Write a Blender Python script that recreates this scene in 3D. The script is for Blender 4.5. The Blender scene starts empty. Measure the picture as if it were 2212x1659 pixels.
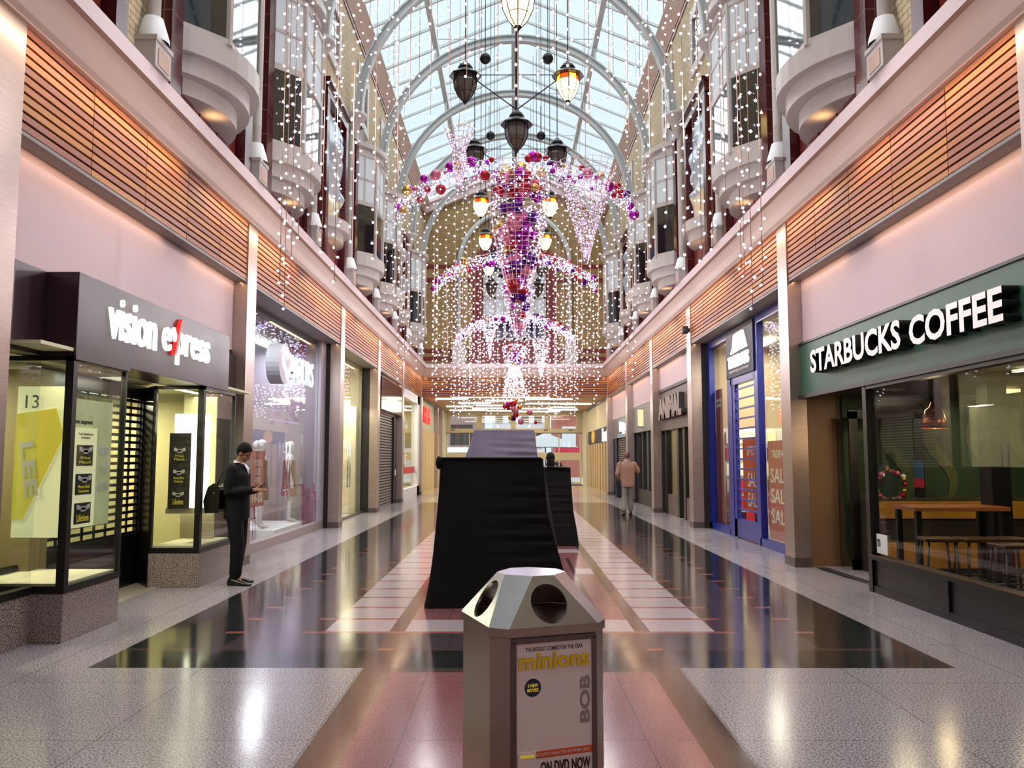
import bpy, math, random
from mathutils import Vector, Matrix, Euler

# ------------------------------------------------------------------ camera, world, light, exposure
SC = bpy.context.scene
COL = SC.collection
cd = bpy.data.cameras.new('camera'); cam = bpy.data.objects.new('camera', cd); COL.objects.link(cam)
cam.location = (-0.06, 0, 1.55)
cam.rotation_euler = (math.radians(90) + math.atan(160 / 1789), 0, math.radians(0.08))
cd.sensor_fit = 'HORIZONTAL'; cd.sensor_width = 36; cd.lens = 1789 / 2212 * 36
cd.clip_start = .05; cd.clip_end = 300
SC.camera = cam
w = bpy.data.worlds.new('overcast_sky'); SC.world = w; w.use_nodes = True
bg = w.node_tree.nodes['Background']
bg.inputs[0].default_value = (.80, .92, 1.0, 1); bg.inputs[1].default_value = .86
SC.view_settings.view_transform = 'Standard'; SC.view_settings.look = 'None'
SC.view_settings.gamma = 1; SC.view_settings.use_curve_mapping = False
SC.view_settings.exposure = 0.38
cy = SC.cycles
cy.max_bounces = 7; cy.diffuse_bounces = 3; cy.glossy_bounces = 4; cy.transparent_max_bounces = 24
cy.transmission_bounces = 4; cy.sample_clamp_indirect = 3.0; cy.sample_clamp_direct = 0
cy.use_denoising = True; cy.caustics_reflective = False; cy.caustics_refractive = False

def lamp(name, kind, loc, rot, energy, color, **kw):
    d = bpy.data.lights.new(name, kind); d.energy = energy; d.color = color
    for k, v in kw.items(): setattr(d, k, v)
    o = bpy.data.objects.new(name, d); o.location = loc; o.rotation_euler = rot; COL.objects.link(o)
    return o
# soft overcast daylight from the zenith, through the glass roof
lamp('overcast_sun', 'SUN', (0, 15, 30), (math.radians(-8), 0, 0), 5.6, (1.0, .97, .95), angle=math.radians(150))
WARM = (1.0, .66, .38)
for s in (-1, 1):
    # strip of warm cornice light under the ledge, washing the timber; and on top of it, washing the bay windows
    for y in range(6):
        lamp('cornice_strip_light', 'AREA', (s * 3.80, 7.3 + y * 5.2, 4.985), (0, math.radians(-24 * s), 0), 10, WARM,
             shape='RECTANGLE', size=.05, size_y=4.4)
    # concealed strip in the soffit under the timber, grazing the plaster panels
    for y in range(6):
        lamp('soffit_strip_light', 'AREA', (s * 4.06, 7.3 + y * 5.2, 4.125), (0, math.radians(-20 * s), 0), 3.0, WARM, shape='RECTANGLE', size=.04, size_y=4.4)
    for k in range(10):
        lamp('ledge_uplight', 'SPOT', (s * 3.80, 6.65 + 3.5 * k - .2, 5.62), (math.radians(180), math.radians(-12 * s), 0), 4, (1, .58, .25),
             spot_size=math.radians(120), spot_blend=.8, shadow_soft_size=.1)

# added fill points that brighten the hall, standing in for LED garland light
for gy in (8.3, 12.5, 16.6, 20.5, 24.3, 29, 33.2):
    for gx in (-1.7, 1.7):
        lamp('garland_fill', 'POINT', (gx, gy - .3, 5.0), (0, 0, 0), 66, (1.0, .94, .95), shadow_soft_size=.03)
# ------------------------------------------------------------------ helpers
R = random.Random(7)
def lin(c):
    if isinstance(c, str):
        c = [int(c[i:i + 2], 16) / 255 for i in (0, 2, 4)]
        return tuple(x / 12.92 if x <= .04045 else ((x + .055) / 1.055) ** 2.4 for x in c)
    return tuple(c)
def mat(name, color, rough=.5, metal=0., emit=None, es=1., spec=.5, coat=0., bump=None, noise=None, aniso=0.):
    m = bpy.data.materials.new(name); m.use_nodes = True
    nt = m.node_tree; b = nt.nodes['Principled BSDF']; c = lin(color)
    b.inputs['Base Color'].default_value = (*c, 1); b.inputs['Roughness'].default_value = rough
    b.inputs['Metallic'].default_value = metal; b.inputs['Specular IOR Level'].default_value = spec
    b.inputs['Coat Weight'].default_value = coat; b.inputs['Coat Roughness'].default_value = .05
    tc = nt.nodes.new('ShaderNodeTexCoord')
    if emit is not None:
        b.inputs['Emission Color'].default_value = (*lin(emit), 1); b.inputs['Emission Strength'].default_value = es
    if noise:                                   # (scale, darker factor, (sx, sy, sz))
        mp = nt.nodes.new('ShaderNodeMapping'); mp.inputs['Scale'].default_value = noise[2]
        nt.links.new(tc.outputs['Object'], mp.inputs[0])
        n = nt.nodes.new('ShaderNodeTexNoise'); n.inputs['Scale'].default_value = noise[0]; n.inputs['Detail'].default_value = 3
        nt.links.new(mp.outputs[0], n.inputs[0])
        r = nt.nodes.new('ShaderNodeValToRGB'); r.color_ramp.elements[0].position = .35; r.color_ramp.elements[1].position = .65
        r.color_ramp.elements[0].color = (*[x * noise[1] for x in c], 1); r.color_ramp.elements[1].color = (*c, 1)
        nt.links.new(n.outputs[0], r.inputs[0]); nt.links.new(r.outputs[0], b.inputs['Base Color'])
    if bump:
        n = nt.nodes.new('ShaderNodeTexNoise'); n.inputs['Scale'].default_value = bump[0]
        nt.links.new(tc.outputs['Object'], n.inputs[0])
        bp = nt.nodes.new('ShaderNodeBump'); bp.inputs['Strength'].default_value = bump[1]; bp.inputs['Distance'].default_value = .02
        nt.links.new(n.outputs[0], bp.inputs['Height']); nt.links.new(bp.outputs[0], b.inputs['Normal'])
    return m
def granite(name, c1, c2, rough=.14, scale=190., joints=None, spec=.5, p=(.42, .6)):
    m = bpy.data.materials.new(name); m.use_nodes = True; nt = m.node_tree; b = nt.nodes['Principled BSDF']
    tc = nt.nodes.new('ShaderNodeTexCoord')
    n = nt.nodes.new('ShaderNodeTexNoise'); n.inputs['Scale'].default_value = scale; n.inputs['Detail'].default_value = 2
    n2 = nt.nodes.new('ShaderNodeTexNoise'); n2.inputs['Scale'].default_value = 3.0
    nt.links.new(tc.outputs['Object'], n.inputs[0]); nt.links.new(tc.outputs['Object'], n2.inputs[0])
    r = nt.nodes.new('ShaderNodeValToRGB'); r.color_ramp.elements[0].position = p[0]; r.color_ramp.elements[1].position = p[1]
    r.color_ramp.elements[0].color = (*lin(c1), 1); r.color_ramp.elements[1].color = (*lin(c2), 1)
    nt.links.new(n.outputs[0], r.inputs[0])
    out = r.outputs[0]
    if joints:
        br = nt.nodes.new('ShaderNodeTexBrick'); br.offset = 0
        br.inputs['Scale'].default_value = 1; br.inputs['Brick Width'].default_value = joints[0]; br.inputs['Row Height'].default_value = joints[1]
        br.inputs['Mortar Size'].default_value = .004; br.inputs['Mortar Smooth'].default_value = 0
        br.inputs['Color1'].default_value = (1, 1, 1, 1); br.inputs['Color2'].default_value = (.93, .93, .93, 1); br.inputs['Mortar'].default_value = (.45, .45, .45, 1)
        nt.links.new(tc.outputs['Object'], br.inputs[0])
        mx = nt.nodes.new('ShaderNodeMix'); mx.data_type = 'RGBA'; mx.blend_type = 'MULTIPLY'; mx.inputs[0].default_value = 1
        nt.links.new(out, mx.inputs[6]); nt.links.new(br.outputs[0], mx.inputs[7]); out = mx.outputs[2]
    nt.links.new(out, b.inputs['Base Color'])
    mr = nt.nodes.new('ShaderNodeMapRange'); mr.inputs[3].default_value = rough * .75; mr.inputs[4].default_value = rough * 1.3
    nt.links.new(n2.outputs[0], mr.inputs[0]); nt.links.new(mr.outputs[0], b.inputs['Roughness'])
    b.inputs['Specular IOR Level'].default_value = spec
    return m
def bricks(name, c1, c2, mortar, bw, rh, ms, plane='yz', rough=.8, scale=1., offset=.5):
    m = bpy.data.materials.new(name); m.use_nodes = True; nt = m.node_tree; b = nt.nodes['Principled BSDF']
    tc = nt.nodes.new('ShaderNodeTexCoord'); sp = nt.nodes.new('ShaderNodeSeparateXYZ'); cb = nt.nodes.new('ShaderNodeCombineXYZ')
    nt.links.new(tc.outputs['Object'], sp.inputs[0])
    if plane == 'sum':
        ad = nt.nodes.new('ShaderNodeMath'); nt.links.new(sp.outputs[0], ad.inputs[0]); nt.links.new(sp.outputs[1], ad.inputs[1])
        nt.links.new(ad.outputs[0], cb.inputs[0])
    else: nt.links.new(sp.outputs[1 if plane == 'yz' else 0], cb.inputs[0])
    nt.links.new(sp.outputs[2], cb.inputs[1])
    br = nt.nodes.new('ShaderNodeTexBrick'); br.offset = offset
    for k, v in (('Scale', scale), ('Brick Width', bw), ('Row Height', rh), ('Mortar Size', ms), ('Mortar Smooth', .1)): br.inputs[k].default_value = v
    br.inputs['Color1'].default_value = (*lin(c1), 1); br.inputs['Color2'].default_value = (*lin(c2), 1); br.inputs['Mortar'].default_value = (*lin(mortar), 1)
    nt.links.new(cb.outputs[0], br.inputs[0]); nt.links.new(br.outputs[0], b.inputs['Base Color'])
    bp = nt.nodes.new('ShaderNodeBump'); bp.inputs['Strength'].default_value = .4; bp.inputs['Distance'].default_value = .01; bp.invert = True
    nt.links.new(br.outputs[1], bp.inputs['Height']); nt.links.new(bp.outputs[0], b.inputs['Normal'])
    b.inputs['Roughness'].default_value = rough
    return m
def glass(name, tint=(1, 1, 1), ior=1.6, rough=0.0):
    m = bpy.data.materials.new(name); m.use_nodes = True; nt = m.node_tree
    nt.nodes.remove(nt.nodes['Principled BSDF']); out = nt.nodes['Material Output']
    t = nt.nodes.new('ShaderNodeBsdfTransparent'); t.inputs[0].default_value = (*tint, 1)
    g = nt.nodes.new('ShaderNodeBsdfGlossy'); g.inputs['Roughness'].default_value = rough
    lw = nt.nodes.new('ShaderNodeLayerWeight'); lw.inputs[0].default_value = .5
    pw = nt.nodes.new('ShaderNodeMath'); pw.operation = 'POWER'; pw.inputs[1].default_value = 5
    f = nt.nodes.new('ShaderNodeMapRange'); f0 = ((ior - 1) / (ior + 1)) ** 2; f.inputs[3].default_value = f0; f.inputs[4].default_value = .95
    nt.links.new(lw.outputs['Facing'], pw.inputs[0]); nt.links.new(pw.outputs[0], f.inputs[0])
    mx = nt.nodes.new('ShaderNodeMixShader')
    nt.links.new(f.outputs[0], mx.inputs[0]); nt.links.new(t.outputs[0], mx.inputs[1]); nt.links.new(g.outputs[0], mx.inputs[2])
    nt.links.new(mx.outputs[0], out.inputs[0])
    return m
def emis(name, color, es, sample=True):
    m = mat(name, '202020', emit=color, es=es)
    if not sample: m.cycles.emission_sampling = 'NONE'
    return m

def wloc(o):
    v = Vector((0, 0, 0))
    while o is not None: v += o.location; o = o.parent
    return v
class MB:
    def __init__(s): s.v = []; s.f = []; s.m = []; s.sm = []
    def add(s, vs, fs, m=0, smooth=False):
        k = len(s.v); s.v += [tuple(v) for v in vs]
        for f in fs: s.f.append([i + k for i in f]); s.m.append(m); s.sm.append(smooth)
        return s
    def box(s, x0, x1, y0, y1, z0, z1, m=0):
        if x0 > x1: x0, x1 = x1, x0
        if y0 > y1: y0, y1 = y1, y0
        if z0 > z1: z0, z1 = z1, z0
        return s.add([(x, y, z) for z in (z0, z1) for y in (y0, y1) for x in (x0, x1)],
                     [(0, 2, 3, 1), (4, 5, 7, 6), (0, 1, 5, 4), (2, 6, 7, 3), (0, 4, 6, 2), (1, 3, 7, 5)], m)
    def obox(s, c, ax, ay, az, hx, hy, hz, m=0):       # oriented box
        c = Vector(c); ax = Vector(ax).normalized() * hx; ay = Vector(ay).normalized() * hy; az = Vector(az).normalized() * hz
        vs = [c + ax * i + ay * j + az * k for k in (-1, 1) for j in (-1, 1) for i in (-1, 1)]
        return s.add(vs, [(0, 2, 3, 1), (4, 5, 7, 6), (0, 1, 5, 4), (2, 6, 7, 3), (0, 4, 6, 2), (1, 3, 7, 5)], m)
    def prism(s, poly, z0, z1, m=0, smooth=False):     # polygon in plan, extruded in z
        n = len(poly)
        s.add([(x, y, z0) for x, y in poly] + [(x, y, z1) for x, y in poly],
              [[i, (i + 1) % n, n + (i + 1) % n, n + i] for i in range(n)], m, smooth)
        k = len(s.v) - 2 * n
        s.f += [[k + i for i in range(n)][::-1], [k + n + i for i in range(n)]]; s.m += [m, m]; s.sm += [False, False]
        return s
    def xprism(s, poly, ax, t0, t1, m=0):              # polygon in (u,z), extruded along ax ('x' or 'y')
        n = len(poly); g = (lambda u, z, t: (u, t, z)) if ax == 'y' else (lambda u, z, t: (t, u, z))
        k = len(s.v)
        s.v += [g(u, z, t0) for u, z in poly] + [g(u, z, t1) for u, z in poly]
        fs = [[k + i, k + (i + 1) % n, k + n + (i + 1) % n, k + n + i] for i in range(n)] + [[k + i for i in range(n)], [k + n + i for i in range(n)][::-1]]
        s.f += fs; s.m += [m] * len(fs); s.sm += [False] * len(fs)
        return s
    def tube(s, pts, r, n=8, m=0, smooth=True, cap=True, closed=False):
        pts = [Vector(p) for p in pts]; N = len(pts); rs = r if isinstance(r, (list, tuple)) else [r] * N
        vs = []; up = None
        for i, p in enumerate(pts):
            t = (pts[(i + 1) % N] - pts[i - 1]) if closed else (pts[min(i + 1, N - 1)] - pts[max(i - 1, 0)])
            if t.length < 1e-9: t = Vector((0, 0, 1))
            t.normalize()
            if up is None: up = Vector((0, 0, 1)) if abs(t.z) < .9 else Vector((1, 0, 0))
            a = t.cross(up)
            if a.length < 1e-4: a = t.cross(Vector((0, 1, 0)))
            a.normalize(); b = a.cross(t); up = b
            rr = rs[i]; ra, rb = rr if isinstance(rr, tuple) else (rr, rr)
            vs += [p + a * (ra * math.cos(2 * math.pi * j / n)) + b * (rb * math.sin(2 * math.pi * j / n)) for j in range(n)]
        fs = []
        for i in range(N if closed else N - 1):
            i2 = (i + 1) % N
            fs += [[i * n + j, i * n + (j + 1) % n, i2 * n + (j + 1) % n, i2 * n + j] for j in range(n)]
        s.add(vs, fs, m, smooth)
        if cap and not closed:
            k = len(s.v) - N * n
            s.f += [[k + j for j in range(n)][::-1], [k + (N - 1) * n + j for j in range(n)]]; s.m += [m, m]; s.sm += [False, False]
        return s
    def lathe(s, prof, c=(0, 0, 0), n=16, m=0, smooth=True):   # prof: [(r,z)]
        N = len(prof); cx, cy_, cz = c
        vs = [(cx + max(r, 1e-4) * math.cos(2 * math.pi * j / n), cy_ + max(r, 1e-4) * math.sin(2 * math.pi * j / n), cz + z) for r, z in prof for j in range(n)]
        fs = [[i * n + j, i * n + (j + 1) % n, (i + 1) * n + (j + 1) % n, (i + 1) * n + j] for i in range(N - 1) for j in range(n)]
        return s.add(vs, fs, m, smooth)
    def ball(s, c, r, n=10, k=6, m=0, rot=None):
        rx, ry, rz = r if isinstance(r, tuple) else (r, r, r)
        vs = []
        for i in range(k + 1):
            a = math.pi * i / k
            for j in range(n):
                b = 2 * math.pi * j / n; v = Vector((rx * max(math.sin(a), 1e-3) * math.cos(b), ry * max(math.sin(a), 1e-3) * math.sin(b), -rz * math.cos(a)))
                if rot is not None: v = rot @ v
                vs.append(Vector(c) + v)
        return s.add(vs, [[i * n + j, i * n + (j + 1) % n, (i + 1) * n + (j + 1) % n, (i + 1) * n + j] for i in range(k) for j in range(n)], m, True)
    def octa(s, c, r, m=0):
        x, y, z = c
        return s.add([(x + r, y, z), (x - r, y, z), (x, y + r, z), (x, y - r, z), (x, y, z + r), (x, y, z - r)],
                     [(0, 2, 4), (2, 1, 4), (1, 3, 4), (3, 0, 4), (2, 0, 5), (1, 2, 5), (3, 1, 5), (0, 3, 5)], m, True)
    def build(s, name, mats, parent=None, label=None, cat=None, group=None, kind=None, bevel=0, origin=None):
        mats = mats if isinstance(mats, (list, tuple)) else [mats]
        me = bpy.data.meshes.new(name)
        if parent is not None: off = wloc(parent)
        elif origin is not None: off = Vector(origin)
        else:
            xs = [v[0] for v in s.v]; ys = [v[1] for v in s.v]; zs = [v[2] for v in s.v]
            off = Vector(((min(xs) + max(xs)) / 2, (min(ys) + max(ys)) / 2, min(zs))) if kind != 'structure' else Vector((0, 0, 0))
        me.from_pydata([tuple(Vector(v) - off) for v in s.v], [], s.f)
        for p, mi, sm in zip(me.polygons, s.m, s.sm): p.material_index = mi; p.use_smooth = sm
        for m_ in mats: me.materials.append(m_)
        o = bpy.data.objects.new(name, me); COL.objects.link(o)
        if parent is not None: o.parent = parent
        else: o.location = off
        if bevel:
            b = o.modifiers.new('edge', 'BEVEL'); b.width = bevel; b.segments = 2; b.limit_method = 'ANGLE'
        tag(o, label, cat, group, kind)
        return o
def tag(o, label=None, cat=None, group=None, kind=None):
    if label: o['label'] = label
    if cat: o['category'] = cat
    if group: o['group'] = group
    if kind: o['kind'] = kind
    return o
def thing(name, loc, label=None, cat=None, group=None, kind=None, rz=0):
    o = bpy.data.objects.new(name, None); o.empty_display_size = .2; o.location = loc; o.rotation_euler = (0, 0, rz); COL.objects.link(o)
    return tag(o, label, cat, group, kind)
def copy_tree(o, parent=None, loc=None, rz=None, label=None, group=None):
    c = o.copy(); COL.objects.link(c)
    if parent is not None: c.parent = parent
    if loc is not None: c.location = loc
    if rz is not None: c.rotation_euler = (0, 0, rz)
    if label: c['label'] = label
    if group: c['group'] = group
    for ch in list(o.children): copy_tree(ch, c)
    return c
def text(name, body, pos, right, up, wdt, hgt, m, parent=None, ext=.01, bold=.0, spacing=1.0, align='c', label=None, cat=None, side=None):
    """lettering as a mesh fitted into wdt x hgt; pos = centre of the lettering"""
    cu = bpy.data.curves.new(name, 'FONT'); cu.body = body; cu.size = 1; cu.extrude = 0; cu.offset = bold; cu.space_character = spacing
    cu.align_x = 'CENTER'; cu.resolution_u = 3
    cu.extrude = .5
    t = bpy.data.objects.new(name, cu); COL.objects.link(t)
    dg = bpy.context.evaluated_depsgraph_get(); me = bpy.data.meshes.new_from_object(t.evaluated_get(dg)); bpy.data.objects.remove(t)
    me.name = name
    xs = [v.co.x for v in me.vertices]; ys = [v.co.y for v in me.vertices]
    cx_, cy_ = (min(xs) + max(xs)) / 2, (min(ys) + max(ys)) / 2; sx = wdt / max(1e-6, max(xs) - min(xs)); sy = hgt / max(1e-6, max(ys) - min(ys))
    right = Vector(right).normalized(); up = Vector(up).normalized(); nrm = right.cross(up)
    P = Vector(pos); off = wloc(parent) if parent is not None else P
    for v in me.vertices:
        q = P + right * ((v.co.x - cx_) * sx) + up * ((v.co.y - cy_) * sy) + nrm * (ext * (v.co.z + .5))
        v.co = q - off
    me.materials.clear(); me.materials.append(m)
    if side is not None:
        me.materials.append(side)
        me.update()
        for p in me.polygons:
            if abs(p.normal.dot(nrm)) < .7: p.material_index = 1
    o = bpy.data.objects.new(name, me); COL.objects.link(o)
    if parent is not None: o.parent = parent
    else: o.location = P
    return tag(o, label, cat)
RT = {-1: (0, 1, 0), 1: (0, -1, 0)}       # reading direction of lettering on the left / right wall
UPV = (0, 0, 1)

# ------------------------------------------------------------------ materials
M = {}
M['plaster'] = mat('pink_white_plaster', 'd8bec2', .6)
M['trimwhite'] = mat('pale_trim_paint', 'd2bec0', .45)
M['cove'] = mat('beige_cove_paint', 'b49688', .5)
M['cream'] = mat('cream_paint', 'ddd4b4', .55)
M['white'] = mat('white_paint', 'e6e6e8', .45)
M['offwhite'] = mat('window_frame_paint', 'b0a8a4', .4)
M['blind'] = mat('white_window_blind', 'c4cace', .6)
M['woodA'] = mat('timber_slat_orange', 'b06e48', .5, noise=(6, .8, (1, .3, 8)))
M['woodB'] = mat('timber_slat_rose', '9c604c', .5, noise=(6, .8, (1, .3, 8)))
M['woodC'] = mat('timber_slat_honey', 'bc7e46', .5, noise=(6, .8, (1, .3, 8)))
M['gap'] = mat('dark_timber_gap', '1a0608', .8)
M['steel'] = mat('brushed_steel_cladding', 'b9a8a2', .34, metal=.85, noise=(4, .86, (1, 1, 30)))
M['steeld'] = mat('brushed_steel_skirting', '6e625e', .4, metal=.7)
M['brick'] = bricks('buff_brick', 'c2b08e', 'ae9b7c', '857765', .23, .078, .007, 'yz')
M['brickx'] = bricks('buff_brick_end', 'a08658', '8c734a', '6b5a44', .23, .078, .007, 'xz')
M['maroon'] = bricks('maroon_glazed_tile', '4a1018', '3f0d15', '6d4a45', .60, .38, .006, 'sum', rough=.16, offset=0)
M['maroonp'] = mat('maroon_glazed_panel', '6a2422', .3)
M['maroonpp'] = mat('maroon_panel_frame', '541a1a', .3)
M['dglass'] = mat('dark_window_glass', '10161a', .03, spec=1.0, coat=1.0)
M['dblue'] = mat('navy_arch_window', '1b2040', .1, spec=.8)
M['arch'] = mat('pale_grey_steel_paint', 'b2b8b8', .45)
M['rglass'] = glass('roof_glass', (.93, .98, 1.0), 1.2)
M['sglass'] = glass('shopfront_glass', (.94, .97, .96), 1.55)
M['black'] = mat('black_paint', '0f0e10', .35)
M['dark'] = mat('dark_grey', '2a2628', .5)
M['aub'] = mat('aubergine_fascia', '2c1a26', .28, spec=.6)
M['cloth'] = mat('black_stretch_cloth', '050507', .75, spec=.25, noise=(3, .8, (1, 1, 14)))
M['lilac'] = mat('grey_lilac_cloth', '9a93ac', .85, noise=(2.2, .86, (3, 1, .5)))
M['ledw'] = emis('white_letter_light', 'fff6ea', 1.5)
M['bulb'] = emis('cold_white_led', 'e4e4ff', 4.5, False)
M['bulbv'] = emis('violet_led', 'a890ff', 4.0, False)
M['wire'] = mat('copper_light_wire', 'c0907c', .5)
M['pinkwire'] = mat('pink_white_frame_wire', 'd9b9b6', .35, metal=.3)
M['tinsel'] = mat('silver_tinsel', 'cfd0e8', .2, metal=.7)
M['bmag'] = mat('magenta_bauble', '9a1590', .12, metal=.75)
M['bpur'] = mat('purple_bauble', '4a1070', .12, metal=.75)
M['bred'] = mat('red_bauble', 'a01c28', .15, metal=.6)
M['bgold'] = mat('gold_bauble', 'b8903a', .2, metal=.85)
M['bpink'] = mat('glittery_pink_bauble', 'b8607a', .4, metal=.5)
M['iron'] = mat('black_iron', '15161a', .4, metal=.5)
M['gdark'] = mat('unlit_lantern_glass', '4a4038', .1, spec=.8)
M['lanw'] = emis('lantern_glow', 'ffd98c', 7.0)
M['lanr'] = emis('lantern_red_glass', 'e03a10', 2.2)
M['lany'] = emis('lantern_amber_glass', 'ffc020', 3.5)
M['strip'] = emis('ceiling_tube_light', 'fff0d8', 7.0)
M['shopl'] = emis('shop_ceiling_light', 'fff0cc', 9.0)
M['shopc'] = emis('cool_shop_light', 'eef2ff', 8.0)
M['box'] = emis('backlit_panel', 'fff8d6', 2.6)
M['green'] = mat('dark_green_fascia', '2d5f4a', .4)
M['blue'] = mat('royal_blue_frame', '1c2a8c', .3)
M['navy'] = mat('navy_sign_board', '1e1a38', .5, spec=.3)
M['red'] = mat('red_poster', 'b01838', .5)
M['pink'] = mat('magenta_poster', 'c23f86', .5)
M['brown'] = mat('brown_wall_paint', '6a4a2a', .6)
M['olive'] = mat('olive_brown_wall', '7d6a3a', .6)
M['mustard'] = mat('mustard_counter', 'b4822a', .5)
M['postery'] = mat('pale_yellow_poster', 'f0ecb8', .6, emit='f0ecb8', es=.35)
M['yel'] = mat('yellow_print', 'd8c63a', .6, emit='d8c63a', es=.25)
M['ink'] = mat('black_print', '242014', .5)
M['paper'] = mat('white_paper', 'e9e5dc', .6)
M['orange'] = mat('orange_print', 'd85a20', .6)
M['silver'] = mat('satin_stainless_steel', 'c8cacc', .22, metal=1.0, noise=(8, .93, (1, 1, 12)))
M['silverb'] = mat('brushed_bin_panel', 'a8968a', .3, metal=.9, noise=(10, .88, (1, 1, 30)))
M['shutter'] = mat('grey_roller_shutter', '8a8280', .4, metal=.4)
M['grey'] = mat('mid_grey_fascia', '8c8684', .5)
M['greyb'] = mat('brown_grey_fascia', '6a5a54', .5)
M['stone'] = granite('speckled_plinth_granite', '3a302c', 'ab9c96', .25, 90, p=(.36, .56))
G_LIGHT = granite('light_grey_granite', '5e5a5e', 'bab2b6', .17, 85, joints=(1.18, 1.18), p=(.38, .60))
G_WHITE = granite('pale_pink_granite', '9a8d92', 'c8b9be', .16, 120)
G_BLACK = granite('black_polished_granite', '1c1d20', '2e3033', .10, 120, joints=(1.18, .59), spec=.75)
G_BROWN = granite('dark_brown_granite', '40302c', '584440', .12, 120, spec=.6)
G_RED = granite('red_granite', '74454a', 'a06a6c', .15, 110, joints=(.68, 1.18))
G_REDL = granite('terracotta_granite', '8a4a3e', 'a4604e', .14, 150)
G_DIM = granite('charcoal_granite', '3a3237', '584e53', .11, 130, joints=(.59, .59), spec=.65)
G_CREAM = granite('cream_polished_floor', 'b4a890', 'c8bea6', .13, 60, joints=(.9, .9))

# ------------------------------------------------------------------ floor
def floor_mat(x, y):
    a = abs(x)
    if a > 3.22: return 0 if y < 35.4 else 6
    if y > 29.15: return 6
    if y < 6.3:
        if a > 1.17: return 0
        if y > 6.18: return 3
        return 3 if a > .95 else 4
    if y < 6.86: return 2
    if y < 6.94: return 5 if a < 1.16 and a > 1.03 else 3
    if y < 7.52:
        if 1.03 < a < 1.16: return 3
        if 2.45 < a < 2.62: return 2
        return 7 if a < 2.62 else 2
    k = (y - 7.52) / .62; fr = k - math.floor(k); row = int(k)
    line = fr < .13
    if 1.03 < a < 1.17: return 5 if (line and row % 3 == 0) else 3
    if a <= 1.03:
        if row in (0, 10, 20, 30): return 1 if not line else 5
        if row == 6 and a > .80 and not line: return 1
        if .74 < a < .8 and 2 <= row < 9: return 3
        return 4
    if a < 1.75: return 5 if line else 1
    if a < 1.93: return 5 if line else 3
    if a < 2.45: return 3 if line else 7
    if a < 2.62: return 5 if line else 2
    return 2
xb = [0, .74, .80, .95, 1.03, 1.16, 1.17, 1.75, 1.93, 2.45, 2.62, 3.22, 4.3]
xb = [-x for x in xb[:0:-1]] + xb
yb = [-1.5, 6.18, 6.3, 6.86, 6.94, 7.52]
y = 7.52
while y < 29.1: yb += [y + .13 * .62, y + .62]; y += .62
yb = [v for v in yb if v < 29.15] + [29.15, 35.4, 50.2]
mb = MB()
for i in range(len(xb) - 1):
    for j in range(len(yb) - 1):
        x0, x1, y0, y1 = xb[i], xb[i + 1], yb[j], yb[j + 1]
        mb.add([(x0, y0, 0), (x1, y0, 0), (x1, y1, 0), (x0, y1, 0)], [(0, 1, 2, 3)], floor_mat((x0 + x1) / 2, (y0 + y1) / 2))
mb.box(-9.5, 9.5, -1.5, 50.2, -.2, -.004, 0)
mb.box(-9, -4.3, -1.5, 50.2, -.004, -.0005, 0); mb.box(4.3, 9, -1.5, 50.2, -.004, -.0005, 0)
mb.build('floor', [G_LIGHT, G_WHITE, G_BLACK, G_BROWN, G_RED, G_REDL, G_CREAM, G_DIM], kind='structure')

# ------------------------------------------------------------------ pillars, cornice, cladding, soffits
PY = [5.95, 12.0, 18.65, 23.85, 29.2, 35.3]
Y0, YE = -1.2, 35.4
for s in (-1, 1):
    side = 'left' if s < 0 else 'right'
    for i, py in enumerate(PY):
        p = MB().box(s * 3.965, s * 4.20, py, py + .42, .0, 5.02).build('pillar', M['steel'], kind='structure')
        MB().box(s * 3.955, s * 4.205, py - .008, py + .43, 0, .13).build('skirting', M['steeld'], p)
    # timber slat cladding, one board field per bay
    for i in range(6):
        y0 = (PY[i - 1] + .42) if i else Y0; y1 = PY[i]
        b = MB().box(s * 4.03, s * 4.28, y0, y1, 4.17, 5.05, 0)
        n = max(1, round((y1 - y0) / 1.25)); L = (y1 - y0) / n
        for k in range(n):
            for j in range(11):
                z = 4.172 + j * .0785
                b.box(s * 3.985, s * 4.03, y0 + k * L + .006, y0 + (k + 1) * L - .006, z, z + .056, R.choice([1, 2, 2, 3] if k % 2 else [1, 1, 2, 3]))
        b.build('wall_%s_cladding' % side, [M['gap'], M['woodA'], M['woodB'], M['woodC']], kind='structure')
        MB().box(s * 3.99, s * 4.5, y0, y1, 4.135, 4.168).build('ceiling_soffit', M['grey'], kind='structure')
    prof = [(3.77, 5.57), (3.77, 5.40), (3.83, 5.39), (3.835, 5.35), (3.86, 5.2), (3.90, 5.08), (3.93, 5.035), (3.93, 5.02), (4.35, 5.02), (4.35, 5.57)]
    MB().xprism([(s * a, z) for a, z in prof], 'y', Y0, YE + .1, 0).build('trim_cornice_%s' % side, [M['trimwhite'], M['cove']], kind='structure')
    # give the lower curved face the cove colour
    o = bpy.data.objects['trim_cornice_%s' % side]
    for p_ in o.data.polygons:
        if p_.index in (1, 2, 3, 4, 5, 6): p_.material_index = 1
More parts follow.
